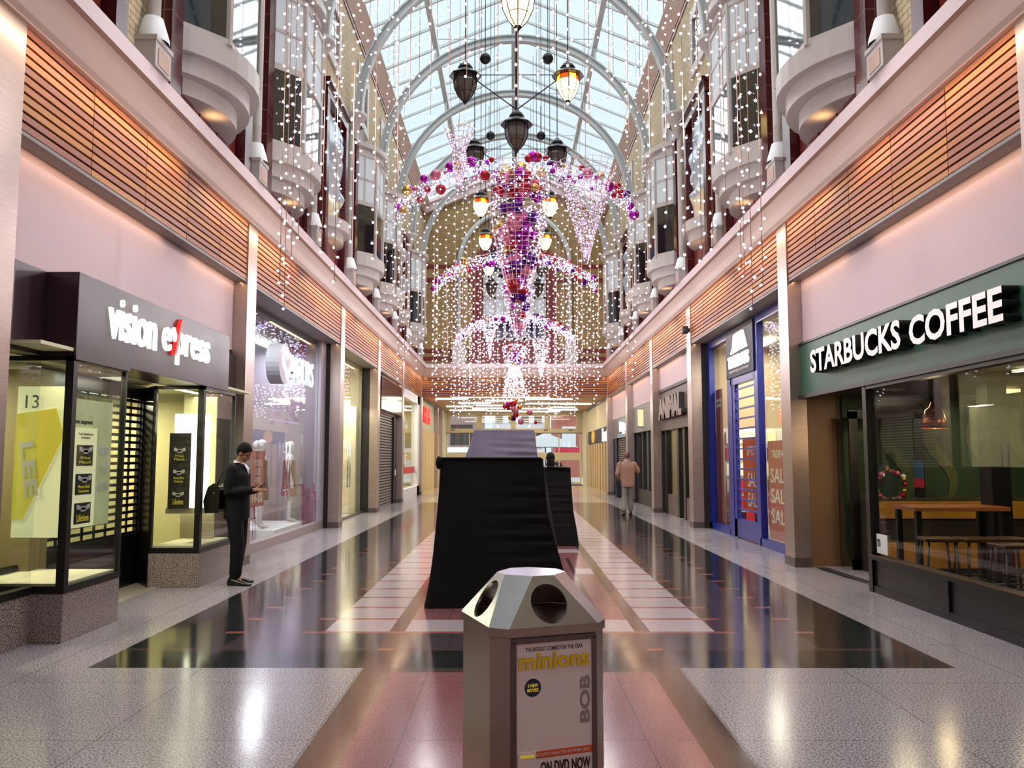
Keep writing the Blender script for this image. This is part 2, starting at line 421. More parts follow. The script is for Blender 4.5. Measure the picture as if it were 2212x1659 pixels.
# cornice, cladding across the end
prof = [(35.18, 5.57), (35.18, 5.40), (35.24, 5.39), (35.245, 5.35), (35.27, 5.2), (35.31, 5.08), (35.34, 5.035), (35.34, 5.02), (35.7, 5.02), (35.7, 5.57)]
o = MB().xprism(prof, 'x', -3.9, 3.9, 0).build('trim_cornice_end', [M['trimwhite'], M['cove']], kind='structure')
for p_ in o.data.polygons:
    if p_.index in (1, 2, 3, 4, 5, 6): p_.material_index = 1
b = MB().box(-3.98, 3.98, 35.44, 35.7, 4.17, 5.05, 0)
for k in range(7):
    for j in range(11):
        z = 4.172 + j * .0785; x0 = -3.98 + k * 7.96 / 7
        b.box(x0 + .005, x0 + 7.96 / 7 - .005, 35.40, 35.44, z, z + .056, R.choice([1, 2, 2, 3]))
b.build('wall_back_cladding', [M['gap'], M['woodA'], M['woodB'], M['woodC']], kind='structure')

# ------------------------------------------------------------------ upper facades
CY = [4.85 + 3.5 * k for k in range(-2, 9)]      # columns
ZT = 12.15
winno = 0
def arcplan(s, y0, y1, sag, a0=3.95, n=12):
    c = y1 - y0; r = (c * c / 4 + sag * sag) / (2 * sag); ym = (y0 + y1) / 2; h = math.asin(min(1, c / 2 / r))
    pts = [(s * (a0 - sag + r - r * math.cos(t)), ym + r * math.sin(t)) for t in [(-h + 2 * h * i / n) for i in range(n + 1)]]
    return pts + [(s * (a0 + .15), y1), (s * (a0 + .15), y0)]
def bay_window(s, y0):
    global winno
    winno += 1
    t = thing('window_%d' % winno, (s * 3.95, y0 + 1.75, 5.6), kind='structure')
    a, b = y0 + .66, y0 + 2.84
    for (z0, z1, sag, ins) in ((6.2, 6.47, .62, -.03), (5.98, 6.2, .50, .08), (5.78, 5.98, .34, .25)):
        MB().prism(arcplan(s, a + ins, b - ins, sag), z0, z1).build('sill_ring', M['offwhite'], t)
    for (z0, z1, sag, ins) in ((9.0, 9.14, .56, -.02), (9.14, 9.26, .66, -.06)):
        MB().prism(arcplan(s, a + ins, b - ins, sag), z0, z1).build('head_ring', M['offwhite'], t)
    pl = [(3.94, a), (3.50, a + .50), (3.44, a + 1.09), (3.50, b - .50), (3.94, b)]
    pl = [(3.94, a), (3.47, a + .52), (3.47, b - .52), (3.94, b)]
    fr = MB(); gl = MB(); bl = MB()
    for q in pl: fr.prism([(s * q[0] + .045 * math.cos(u), q[1] + .045 * math.sin(u)) for u in [k * math.pi / 3 for k in range(6)]], 6.47, 9.0)
    for (p, q) in zip(pl, pl[1:]):
        P = Vector((s * p[0], p[1], 0)); Q = Vector((s * q[0], q[1], 0)); d = (Q - P); L = d.length; d.normalize(); nr = Vector((d.y, -d.x, 0))
        def bar(u0, u1, z0, z1, th=.03):
            c = P + d * (L * (u0 + u1) / 2); c.z = (z0 + z1) / 2
            fr.obox(c, d, nr, UPV, L * (u1 - u0) / 2, th, (z1 - z0) / 2)
        bar(0, 1, 6.47, 6.54); bar(0, 1, 7.70, 7.80); bar(0, 1, 8.93, 9.0); bar(0, 1, 8.33, 8.38, .02)
        c = P + d * (L / 2); c.z = 8.35; fr.obox(c, d, nr, UPV, .022, .02, .6)
        c = P + d * (L / 2); c.z = 7.12; gl.obox(c, d, nr, UPV, L / 2 - .03, .008, .6)
        c = P + d * (L / 2); c.z = 8.37; bl.obox(c, d, nr, UPV, L / 2 - .03, .008, .58)
    fr.build('window_frame', M['offwhite'], t); gl.build('pane', M['dglass'], t); bl.build('blind', M['blind'], t)
    # lower maroon apron
    MB().box(s * 3.93, s * 4.0, a, b, 5.57, 6.2).build('apron', M['maroonp'], t)
    ap = MB()
    for k in range(3): ap.box(s * 3.915, s * 3.93, a + .25 + k * .6, a + .65 + k * .6, 5.65, 6.0)
    ap.build('apron_panel', M['maroonpp'], t)
    return t
def relief(s, y0):
    idx = 'left' if s < 0 else 'right'
    t = thing('wall_relief', (s * 3.95, y0 + 1.75, 6.3), cat='wall sculpture', group='cast relief panels set in the upper walls')
    a, b = y0 + .95, y0 + 2.55
    # height field panel: abstract cast figure shape with a pale shield at the foot
    rr = random.Random(int(y0 * 10) + (5 if s > 0 else 0)); n, m_ = 14, 30; vs = []; cs = []
    blobs = [(rr.uniform(.2, .8), rr.uniform(.2, .95), rr.uniform(.08, .2), rr.uniform(.04, .13)) for _ in range(16)]
    for j in range(m_ + 1):
        for i in range(n + 1):
            u, v = i / n, j / m_; h = .02 + sum(q[3] * math.exp(-((u - q[0]) ** 2 + (v - q[1]) ** 2 * 3) / q[2] ** 2) for q in blobs)
            if v < .22: h += .12 * max(0, 1 - ((u - .5) / .36) ** 2) * math.sin(math.pi * v / .22) ** .5
            if i in (0, n) or j in (0, m_): h = 0
            vs.append((s * (3.93 - min(h, .26)), a + u * (b - a), 6.5 + v * 2.35))
    up = MB().add(vs, [[j * (n + 1) + i, j * (n + 1) + i + 1, (j + 1) * (n + 1) + i + 1, (j + 1) * (n + 1) + i] for j in range(m_) for i in range(n)], 0, True)
    up.m = [1 if (k // n) < 7 else 0 for k in range(len(up.m))]
    up.box(s * 3.93, s * 3.99, a, b, 6.5, 8.85, 0)
    up.build('cast_panel', [M['relief'], M['relief2']], t)
    for (z0, z1, sag, ins) in ((6.25, 6.47, .42, -.02), (6.05, 6.25, .30, .12)):
        MB().prism(arcplan(s, a + ins, b - ins, sag), z0, z1).build('shelf_ring', M['offwhite'], t)
    f = MB()
    for (c, d_) in ((y0 + .7, y0 + .93), (y0 + 2.57, y0 + 2.8)): f.box(s * 3.78, s * 3.98, c, d_, 5.57, 8.9)
    f.box(s * 3.78, s * 3.98, y0 + .7, y0 + 2.8, 8.88, 9.12)
    f.box(s * 3.72, s * 3.98, y0 + .66, y0 + 2.84, 9.12, 9.2)
    f.build('surround', M['maroon'], t)
    MB().box(s * 3.92, s * 3.98, a, b, 5.57, 6.1).build('apron', M['maroonp'], t)
    return t
M['relief'] = mat('cast_pewter', 'a8b4c0', .35, metal=.45, bump=(14, .5))
M['relief2'] = mat('pale_cast_metal', 'd6cdb4', .35, metal=.6, bump=(10, .3))
KIND = ['relief', 'bay', 'bay']
for s in (-1, 1):
    side = 'left' if s < 0 else 'right'
    # brick wall with the bay openings left out
    wb = MB(); ys = CY
    for k, y0 in enumerate(ys):
        kind = KIND[(k + 1) % 3]     # module k between columns k and k+1
        y1 = min(y0 + 3.5, YE)
        if kind == 'bay':
            wb.box(s * 3.95, s * 4.3, y0, min(y0 + .66, y1), 5.57, ZT); 
            if y1 > y0 + 2.84: wb.box(s * 3.95, s * 4.3, y0 + 2.84, y1, 5.57, ZT)
            wb.box(s * 3.95, s * 4.3, y0 + .66, min(y0 + 2.84, y1), 9.2, ZT)
            wb.box(s * 4.1, s * 4.3, y0 + .66, min(y0 + 2.84, y1), 5.57, 9.2)
        else: wb.box(s * 3.95, s * 4.3, y0, y1, 5.57, ZT)
    wb.build('wall_%s_upper' % side, [M['brick']], kind='structure')
    MB().box(s * 3.93, s * 4.3, -1.6, YE, ZT, ZT + .05).box(s * 3.925, s * 3.95, -1.6, YE, 11.98, 12.04).build('trim_tile_band_%s' % side, M['maroonp'], kind='structure')
    MB().xprism([(s * 3.95, ZT + .05), (s * 3.70, ZT + .52), (s * 3.76, ZT + .60), (s * 4.3, ZT + .60), (s * 4.3, ZT + .05)], 'y', -1.6, YE).build('trim_eave_%s' % side, M['cove'], kind='structure')
    MB().box(s * 4.3, s * 4.4, -1.6, YE, 5, 12.7).build('wall_%s_outer' % side, M['dark'], kind='structure')
    nb = 0
    for k, y0 in enumerate(ys):
        kind = KIND[(k + 1) % 3]
        if y0 < 1.2 or y0 + 2.9 > YE: continue
        if kind == 'bay':
            bay_window(s, y0)
            pr = MB()
            for (c, d_) in ((y0 + .34, y0 + .64), (y0 + 2.86, y0 + 3.16)): pr.box(s * 3.80, s * 3.955, c, d_, 5.57, 9.35)
            # tiled gable over the bay
            pr.add([(s * 3.90, y0 + .5, 9.30), (s * 3.90, y0 + 3.0, 9.30), (s * 3.90, y0 + 1.75, 10.0), (s * 3.96, y0 + .5, 9.30), (s * 3.96, y0 + 3.0, 9.30), (s * 3.96, y0 + 1.75, 10.0)],
                   [(0, 1, 2), (5, 4, 3), (0, 2, 5, 3), (1, 4, 5, 2), (0, 3, 4, 1)])
            pr.build('trim_pier_%s' % side, M['maroon'], kind='structure')
        else:
            t = relief(s, y0)
            where = {0: 'nearest the camera', 1: 'halfway down the hall', 2: 'at the far end of the hall'}[min(2, nb)]
            nb += 1
            t['label'] = 'cast relief in maroon tiled frame, %s upper wall, %s' % (side, where)
        # square lattice window high in the brick
        winno += 1
        wn = thing('window_%d' % winno, (s * 3.95, y0 + 2.2, 10.15), kind='structure')
        ya, yb_ = y0 + 1.25, y0 + 2.25
        f = MB().box(s * 3.90, s * 3.96, ya - .22, ya, 9.95, 11.45).box(s * 3.90, s * 3.96, yb_, yb_ + .22, 9.95, 11.45)
        f.box(s * 3.90, s * 3.96, ya, yb_, 9.95, 10.17).box(s * 3.90, s * 3.96, ya, yb_, 11.23, 11.45)
        for q in (1, 2): f.box(s * 3.935, s * 3.955, ya + q / 3 - .015, ya + q / 3 + .015, 10.17, 11.23)
        for q in (1, 2): f.box(s * 3.935, s * 3.955, ya, yb_, 10.17 + q * .353 - .015, 10.17 + q * .353 + .015)
        f.build('window_frame', M['offwhite'], wn)
        MB().box(s * 3.942, s * 3.952, ya, yb_, 10.17, 11.23).build('pane', M['dglass'], wn)
    # columns on pedestals
    for k, y0 in enumerate(ys):
        if y0 < 1.2 or y0 > YE - .5: continue
        t = thing('column', (s * 3.83, y0, 5.57), kind='structure')
        p = MB().box(s * 3.73, s * 3.95, y0 - .19, y0 + .19, 5.57, 5.84).box(s * 3.715, s * 3.95, y0 - .205, y0 + .205, 5.84, 5.89)
        p.build('pedestal', M['offwhite'], t)
        MB().box(s * 3.722, s * 3.732, y0 - .13, y0 + .13, 5.6, 5.78).build('pedestal_panel', M['cove'], t)
        MB().lathe([(.17, 5.89), (.165, 5.95), (.10, 6.16), (.075, 6.17)], (s * 3.85, y0, 0), 14).build('column_base', M['white'], t)
        MB().lathe([(.07, 6.16), (.07, 6.42), (.074, 6.43), (.07, 6.44), (.07, 9.25)], (s * 3.85, y0, 0), 14).build('shaft', M['offwhite'], t)
        MB().lathe([(.07, 9.0), (.10, 9.2), (.17, 9.38), (.20, 9.42), (.27, 9.5), (.30, 9.53), (.30, 9.6), (.0, 9.6)], (s * 3.80, y0, 0), 18).build('capital', M['offwhite'], t)

# party walls behind the pillars and the slab over the shops
for s in (-1, 1):
    side = 'left' if s < 0 else 'right'
    for py in PY: MB().box(s * 4.2, s * 9.7, py + .06, py + .36, 0, 4.17).build('wall_%s_party' % side, M['dark'], kind='structure')
    MB().box(s * 4.29, s * 9.7, -1.6, 50, 4.17, 4.27).build('ceiling_slab', M['dark'], kind='structure')
    MB().box(s * 9.7, s * 9.8, -1.6, 50, 0, 4.27).build('wall_%s_rear' % side, M['dark'], kind='structure')
# ------------------------------------------------------------------ roof
SL = .42
def rz(x): return 14.3 - SL * abs(x)
for k, y0 in enumerate(CY):
    if y0 < 4: continue
    if y0 > YE - .5: continue
    b = MB(); n = 32; ro, ri = 3.80, 3.60
    for (r0, r1, hy) in ((3.80, 3.765, .09), (3.635, 3.60, .09), (3.77, 3.63, .025)):
        vs = []
        for i in range(n + 1):
            t = math.pi * i / n
            for (rr_, yy) in ((r0, -hy), (r0, hy), (r1, hy), (r1, -hy)): vs.append((rr_ * math.cos(t), y0 + yy, 9.6 + rr_ * math.sin(t)))
        b.add(vs, [[i * 4 + j, i * 4 + (j + 1) % 4, (i + 1) * 4 + (j + 1) % 4, (i + 1) * 4 + j] for i in range(n) for j in range(4)])
    b.build('roof_arch', M['arch'], kind='structure')
b = MB().box(-.11, .11, -1.6, YE, 13.95, 14.22)
for s in (-1, 1):
    b.box(s * 2.17, s * 2.31, -1.6, YE, rz(2.24) - .30, rz(2.24) - .05)
y = 1.35 - 3.5 * .8333
while y < YE:
    for s in (-1, 1):
        P = Vector((0, y, 14.3)); Q = Vector((s * 3.95, y, rz(3.95))); d = Q - P
        b.obox((P + Q) / 2 - Vector((0, 0, .03)), d, (0, 1, 0), d.cross(Vector((0, 1, 0))), d.length / 2, .028, .035)
    y += 3.5 / 3
for y0 in CY:
    if 4 < y0 < YE:
        b.box(-2.24, 2.24, y0 - .012, y0 + .012, 13.28, 13.305)
        b.box(-.03, .03, y0 - .03, y0 + .03, 13.3, 14.0)
        for s in (-1, 1): b.box(s * 2.21, s * 2.27, y0 - .03, y0 + .03, 12.6, 13.2)
b.build('roof_frame', M['arch'], kind='structure')
g = MB()
for s in (-1, 1):
    g.add([(0, -1.6, 14.33), (s * 4.3, -1.6, rz(4.3) + .03), (s * 4.3, YE, rz(4.3) + .03), (0, YE, 14.33)], [(0, 1, 2, 3)])
g.build('roof_glass', M['rglass'], kind='structure')
# solid slab behind the camera end, so the hall is closed there
MB().box(-4.4, 4.4, -1.6, -1.5, 0, 5.6).build('wall_front', M['plaster'], kind='structure')
MB().box(-4.4, 4.4, -1.7, -1.6, 5.6, 14.4).build('wall_front_upper', M['brickx'], kind='structure')
for s in (-1, 1): MB().box(s * 4.17, s * 4.4, -1.6, 5.95, 0, 4.17).build('wall_%s_near' % ('left' if s < 0 else 'right'), M['plaster'], kind='structure')

# ------------------------------------------------------------------ end gable wall
e = MB()
def gpoly(z0, x0, x1): pass
e.xprism([(-3.95, 5.57), (3.95, 5.57), (3.95, 12.2), (0, 13.9), (-3.95, 12.2)], 'y', YE, YE + .3)
e.build('wall_back_upper', M['brickx'], kind='structure')
e = MB()
for s in (-1, 1):
    P = Vector((0, YE - .08, 13.98)); Q = Vector((s * 3.95, YE - .08, 12.32)); d = Q - P
    e.obox((P + Q) / 2, d, (0, 1, 0), d.cross(Vector((0, 1, 0))), d.length / 2, .12, .16)
    P = Vector((0, YE - .16, 14.2)); Q = Vector((s * 3.95, YE - .16, 12.54)); d = Q - P
    e.obox((P + Q) / 2, d, (0, 1, 0), d.cross(Vector((0, 1, 0))), d.length / 2, .16, .06)
e.build('trim_gable', M['trimwhite'], kind='structure')
e = MB()
for z in (9.15, 9.75, 5.72, 6.05): 
    for s in (-1, 1): e.box(s * 1.8, s * 3.9, YE - .03, YE, z, z + .17)
for s in (-1, 1): e.box(s * 1.38, s * 1.80, YE - .12, YE, 5.57, 9.6)
pts = [(1.8 * math.cos(t), 9.6 + 1.8 * math.sin(t)) for t in [math.pi * i / 20 for i in range(21)]]
pin = [(1.35 * math.cos(t), 9.6 + 1.35 * math.sin(t)) for t in [math.pi * i / 20 for i in range(21)]]
vs = [(x, YE - .12, z) for x, z in pts] + [(x, YE - .12, z) for x, z in pin] + [(x, YE, z) for x, z in pin]
e.add(vs, [[i, i + 1, 22 + i, 21 + i] for i in range(20)] + [[21 + i, 22 + i, 43 + i, 42 + i] for i in range(20)])
e.box(-1.38, 1.38, YE - .05, YE, 5.57, 6.6)
e.build('trim_tile_band_back', M['maroonp'], kind='structure')
winno += 1
wn = thing('window_%d' % winno, (0, YE, 6.6), kind='structure')
v = [(x, YE - .02, z) for x, z in pin]
MB().add(v, [list(range(21))]).box(-1.36, 1.36, YE - .03, YE - .02, 6.6, 9.6).build('pane', M['dblue'], wn)
f = MB()
for x in (-1.3, -.86, -.43, 0, .43, .86, 1.3): f.box(x - .05, x + .05, YE - .10, YE - .03, 6.6, 9.6)
for z in (6.6, 7.5, 8.4, 9.5): f.box(-1.36, 1.36, YE - .10, YE - .03, z, z + .1)
f.build('window_frame', M['offwhite'], wn)
MB().box(-1.3, 1.3, YE - .055, YE - .045, 7.55, 9.5).build('blind', M['blind'], wn)
for s in (-1, 1):
    t = thing('column', (s * 2.4, YE - .15, 5.57), kind='structure')
    MB().box(s * 2.4 - .25, s * 2.4 + .25, YE - .35, YE, 5.57, 6.35).build('pedestal', M['offwhite'], t)
    MB().lathe([(.24, 6.35), (.1, 6.8), (.08, 6.82), (.08, 9.6), (.2, 9.85), (.2, 9.9), (0, 9.9)], (s * 2.4, YE - .15, 0), 14).build('shaft', M['offwhite'], t)
MB().tube([(2.4 * math.cos(t), YE - .12, 9.9 + 2.4 * math.sin(t)) for t in [math.pi * i / 28 for i in range(29)]], .1, 8).build('trim_wall_arch', M['arch'], kind='structure')

# ------------------------------------------------------------------ passage to the doors
DY = 50.0
MB().box(-4.6, 4.6, 35.7, DY + .2, 4.30, 4.5).build('ceiling', mat('tan_ceiling', 'b08a66', .5), kind='structure')
for s in (-1, 1):
    side = 'left' if s < 0 else 'right'
    MB().box(s * 4.35, s * 4.5, 35.72, DY, 3.0, 4.3).build('wall_%s_passage' % side, M['cream'], kind='structure')
    MB().box(s * 4.1, s * 4.3, 47.4, DY, 0, 4.28).build('wall_%s_return' % side, M['cream'], kind='structure')
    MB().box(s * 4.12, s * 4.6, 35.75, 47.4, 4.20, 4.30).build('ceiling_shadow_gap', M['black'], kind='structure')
RL = random.Random(3)
cl = None
spots = [(-2.9, 38.2, 1.5), (-1.6, 37.0, 2.4), (.5, 37.2, 2.2), (1.6, 38.4, 2.2), (-.5, 39.4, 1.8), (-2.0, 41.2, 1.6), (1.9, 41.6, 2.6), (-.9, 43.0, 2.2), (3.1, 41.8, 1.6),
         (-2.9, 43.8, 1.4), (2.6, 44.8, 1.4), (-1.2, 45.4, 2.2), (.8, 45.8, 2.6), (2.8, 46.8, 1.6), (-2.6, 47.4, 2.2), (-.6, 48.0, 2.0), (1.4, 48.6, 2.6)]
for (x, y, L) in spots:
    o = MB().prism([(x + (L / 2 - .09) * (1 if math.cos(t) >= 0 else -1) + .09 * math.cos(t), y + .09 * math.sin(t)) for t in [2 * math.pi * i / 16 + .01 for i in range(16)]], 4.25, 4.31).build(
        'ceiling_light', M['strip'], label='long rounded white light set in the tan ceiling before the exit doors', cat='ceiling light', group='rounded ceiling lights before the exit doors')
# glazed door wall
t = thing('door_1', (0, DY, 0), kind='structure')
f = MB()
CR = M['cream']
f.box(-4.15, 4.15, DY, DY + .12, 3.03, 3.32); f.box(-4.15, 4.15, DY, DY + .12, 4.1, 4.3)
for x in (-4.0, -2.1, -.05, 2.0, 3.95): f.box(x - .16, x + .16, DY, DY + .12, 3.3, 4.12)
f.box(-4.12, -4.02, DY, DY + .1, 0, 3.05); f.box(3.95, 4.05, DY, DY + .1, 0, 3.05)
f.box(-4.02, 3.95, DY, DY + .06, 1.42, 1.88)
f.box(-4.02, 3.95, DY, DY + .08, 0, .12)
for x in (1.3, 2.7, -.1, -1.4, -2.7): f.box(x - .03, x + .03, DY + .01, DY + .07, .1, 3.05)
f.build('door_frame', CR, t)
MB().box(-4.0, 3.95, DY + .03, DY + .05, .1, 4.1).build('pane', M['sglass'], t)
g = MB()
for x in (-3.7, -2.3, -.9, .5, 1.9, 3.4): g.box(x - .12, x + .12, DY - .04, DY, 3.2, 3.25)
g.box(-4.15, 4.15, DY - .05, DY, 3.03, 3.06)
g.build('door_track', M['dark'], t)
MB().box(-3.9, 3.9, 47.3, 49.7, .0, .012).build('door_mat', mat('dark_mat', '2e2c2a', .9), label='wide dark entrance mat in front of the exit doors', cat='mat')

# ------------------------------------------------------------------ street outside
MB().box(-40, 40, 50.25, 130, -.25, -.05).build('street', mat('wet_paving', '9aa0a6', .4), kind='structure')
def building(x0, x1, y0, y1, h, m, label, cols, rows, wm):
    t = thing('building', ((x0 + x1) / 2, y0, -.05), label, 'building')
    MB().box(x0, x1, y0, y1, -.05, h).build('walls', m, t)
    for i in range(cols):
        for j in range(rows):
            cx_ = x0 + (i + .5) * (x1 - x0) / cols; z = 2.6 + j * 2.6
            w_ = (x1 - x0) / cols * .28
            MB().box(cx_ - w_, cx_ + w_, y0 - .06, y0 + .02, z, z + 1.6).build('window', wm, t)
    MB().box(x0 - .1, x1 + .1, y0 - .2, y0, 2.0, 2.4).build('shop_fascia', M['red'] if x0 > 2 else M['white'], t)
RB = mat('red_street_brick', '9a5a50', .8); PB = mat('pinkish_brick', '8d7670', .8)
building(-12, -2.6, 66, 74, 10, PB, 'dull pink brick building seen through the doors, left of the street', 3, 3, M['dark'])
building(3.6, 14, 70, 80, 12, RB, 'red brick building with pale window bands seen through the doors', 5, 4, M['blind'])
building(-2.2, 3.2, 86, 92, 11, mat('pale_street_render', 'cfd0d6', .8), 'pale building with tall windows closing the street outside', 4, 4, M['dark'])
t = thing('street_umbrella', (2.2, 58, -.05), 'wide grey umbrella standing in the street outside the doors', 'umbrella')
MB().lathe([(2.3, 2.35), (1.2, 2.9), (0, 3.35)], (2.2, 58, -.05), 10, smooth=False).build('canopy', mat('grey_canopy', '8b8f96', .7), t)
MB().tube([(2.2, 58, -.05), (2.2, 58, 3.2)], .04).build('pole', M['iron'], t)
t = thing('parked_car', (2.9, 61, -.05), 'small dark car parked in the street outside the doors', 'car')
MB().xprism([(2.0, .25), (4.0, .25), (4.05, .7), (3.7, .8), (3.4, 1.25), (2.5, 1.25), (2.1, .8), (1.95, .7)], 'y', 61, 62.6).build('body', M['black'], t)
for x in (2.35, 3.65): MB().tube([(x, 60.95, .28), (x, 61.15, .28)], .32, 16).build('wheel', M['dark'], t)
#PART2
# ------------------------------------------------------------------ shop rooms
def room(s, y0, y1, a1, zc, wm, fm, cm, a0=4.32):
    side = 'left' if s < 0 else 'right'
    b = MB().box(s * a0, s * a1, y0 + .02, y0 + .06, 0, zc).box(s * a0, s * a1, y1 - .06, y1 - .02, 0, zc).box(s * a1, s * (a1 + .1), y0, y1, 0, zc)
    b.build('wall_%s_shop' % side, wm, kind='structure')
    MB().box(s * a0, s * a1, y0, y1, zc, zc + .08).build('ceiling_shop', cm, kind='structure')
    MB().box(s * a0, s * a1, y0, y1, 0.0005, .006).build('floor_shop', fm, kind='structure')
def upper_panel(s, y0, y1, z0, a=4.17):
    MB().box(s * a, s * (a + .12), y0, y1, z0, 4.14).build('wall_%s_panel' % ('left' if s < 0 else 'right'), M['plaster'], kind='structure')
def shoplight(s, y, a, z, L, m, en, col, where):
    MB().box(s * (a - .08), s * (a + .08), y - L / 2, y + L / 2, z - .04, z).build('ceiling_light', m, label='long ceiling light inside %s' % where, cat='ceiling light', group='ceiling lights inside %s' % where)
    if en: lamp('shop_lamp', 'AREA', (s * a, y, z - .07), (0, 0, 0), en, col, shape='RECTANGLE', size=.2, size_y=L)
def panebox(s, a, y0, y1, z0, z1, parent, name='pane', m=None):
    return MB().box(s * a, s * (a + .012), y0, y1, z0, z1).build(name, m or M['sglass'], parent)
FY = mat('beige_shop_floor', '9c9484', .3); FW = mat('pale_shop_floor', 'b8b2ae', .25)

# ---- left 1: the optician ------------------------------------------------------------------
s = -1
room(s, 6.0, 11.98, 8.5, 3.0, mat('warm_khaki_wall', 'a8a070', .6), FY, mat('shop_ceiling_khaki', 'c8c49a', .6), a0=4.3)
upper_panel(s, 6.38, 12.0, 3.12)
t = thing('shop_sign', (-3.9, 9.0, 2.43), 'dark aubergine fascia with glowing white optician lettering and a red slash', 'shop sign')
MB().box(-3.84, -4.3, 7.1, 10.95, 2.43, 3.17).box(-4.12, -4.3, 6.38, 7.1, 2.43, 3.17).box(-4.10, -4.3, 10.95, 12.0, 2.43, 3.05).build('fascia', M['aub'], t, bevel=.006)
MB().box(-3.835, -3.9, 7.1, 8.12, 2.40, 2.44).build('fascia_edge', M['aub'], t)
text('lettering', 'vision', (-3.84, 8.14, 2.87), RT[-1], UPV, 1.02, .40, M['ledw'], t, ext=.03, bold=.006, spacing=.97)
text('lettering', 'e press', (-3.84, 9.50, 2.78), RT[-1], UPV, 1.36, .38, M['ledw'], t, ext=.03, bold=.006, spacing=.97)
# the x with its red blade
mb = MB(); yc, zc = 9.16, 2.855
mb.obox((-3.825, yc, zc), (0, .17, -.26), (1, 0, 0), (0, .26, .17), .15, .015, .028)
mb.build('lettering', M['ledw'], t, label='white stroke of the crossed letter')
mb = MB(); pts = [(.11, .26), (.06, .20), (0, .06), (-.05, -.10), (-.10, -.17), (-.04, -.17), (.01, -.08), (.06, .06), (.09, .18)]
mb.xprism([(yc + u, zc + v) for u, v in pts], 'x', -3.84, -3.80).build('red_slash', mat('red_sign_light', 'e02020', .4, emit='e02020', es=.9), t, label='red curved blade crossing the lettering')
# two display boxes with granite plinths
for nm, (ya, yb_, af, ab) in {'nearest the camera': (7.1, 8.1, 3.85, 4.72), 'beyond the shutter': (10.12, 11.3, 3.85, 4.46)}.items():
    t = thing('display_window', (-af - .3, (ya + yb_) / 2, 0), 'projecting glazed shop window on a speckled granite plinth, %s' % nm, 'shop window', 'projecting optician windows')
    MB().box(-af, -ab, ya, yb_, 0, .41).build('plinth', M['stone'], t, bevel=.004)
    f = MB().box(-af + .005, -ab, ya - .005, yb_ + .01, .41, .47)
    f.box(-af, -af - .07, ya, ya + .07, .47, 2.43).box(-af, -af - .05, yb_ - .03, yb_, .47, 2.43).box(-ab + .03, -ab, ya, ya + .05, .47, 2.43)
    f.box(-af, -af - .05, ya, yb_, 2.39, 2.43).box(-af, -ab, ya, ya + .05, 2.39, 2.43)
    if ya < 8: f.box(-ab + .0, -ab - .04, ya, yb_, .47, .55)
    f.build('frame', M['black'], t)
    MB().box(-af - .02, -af - .03, ya + .07, yb_ - .03, .47, 2.40).box(-af - .07, -ab, ya + .02, ya + .03, .47, 2.40).box(-af - .05, -ab, yb_ - .03, yb_ - .02, .47, 2.4).build('pane', M['sglass'], t)
    MB().box(-af - .04, -ab, ya + .03, yb_ - .03, .46, .49).build('window_bed', M['cream'], t)
# glass front nearer than the first box
t = thing('display_window', (-4.2, 6.8, 0), 'flat glazed shop front on granite beside the first pillar', 'shop window')
MB().box(-4.12, -4.3, 6.38, 7.1, 0, .41).build('plinth', M['stone'], t)
MB().box(-4.11, -4.2, 6.38, 7.1, .41, .47).build('frame', M['black'], t)
MB().box(-4.13, -4.14, 6.38, 7.1, .47, 2.43).build('pane', M['sglass'], t)
MB().box(-4.10, -4.3, 11.3, 12.0, 0, 2.43).build('wall_left_jamb', M['black'], kind='structure')
# recessed entrance: soffit, black jamb and a punched shutter
MB().box(-3.86, -8.4, 6.6, 11.95, 2.47, 2.5).build('ceiling_entrance', mat('lit_soffit', 'e8e6c0', .6), kind='structure')
t = thing('roller_shutter', (-4.78, 9.1, 0), 'black punched roller shutter across the recessed optician entrance', 'roller shutter')
b = MB()
z = .62
while z < 2.3: b.box(-4.765, -4.785, 8.1, 10.5, z, z + .035); z += .085
for k in range(10): b.box(-4.765, -4.785, 8.1 + k * .26, 8.125 + k * .26, .6, 2.3)
b.build('curtain', M['black'], t)
MB().box(-4.74, -4.81, 8.1, 10.5, 0, .62).box(-4.72, -4.82, 8.1, 10.5, 2.28, 2.45).box(-4.74, -4.82, 10.46, 10.54, 0, 2.4).build('rails', M['black'], t)
MB().prism([(-4.46, 10.10), (-4.46, 10.16), (-4.76, 10.62), (-4.80, 10.56)], 0, 2.43).build('wall_left_reveal', M['black'], kind='structure')
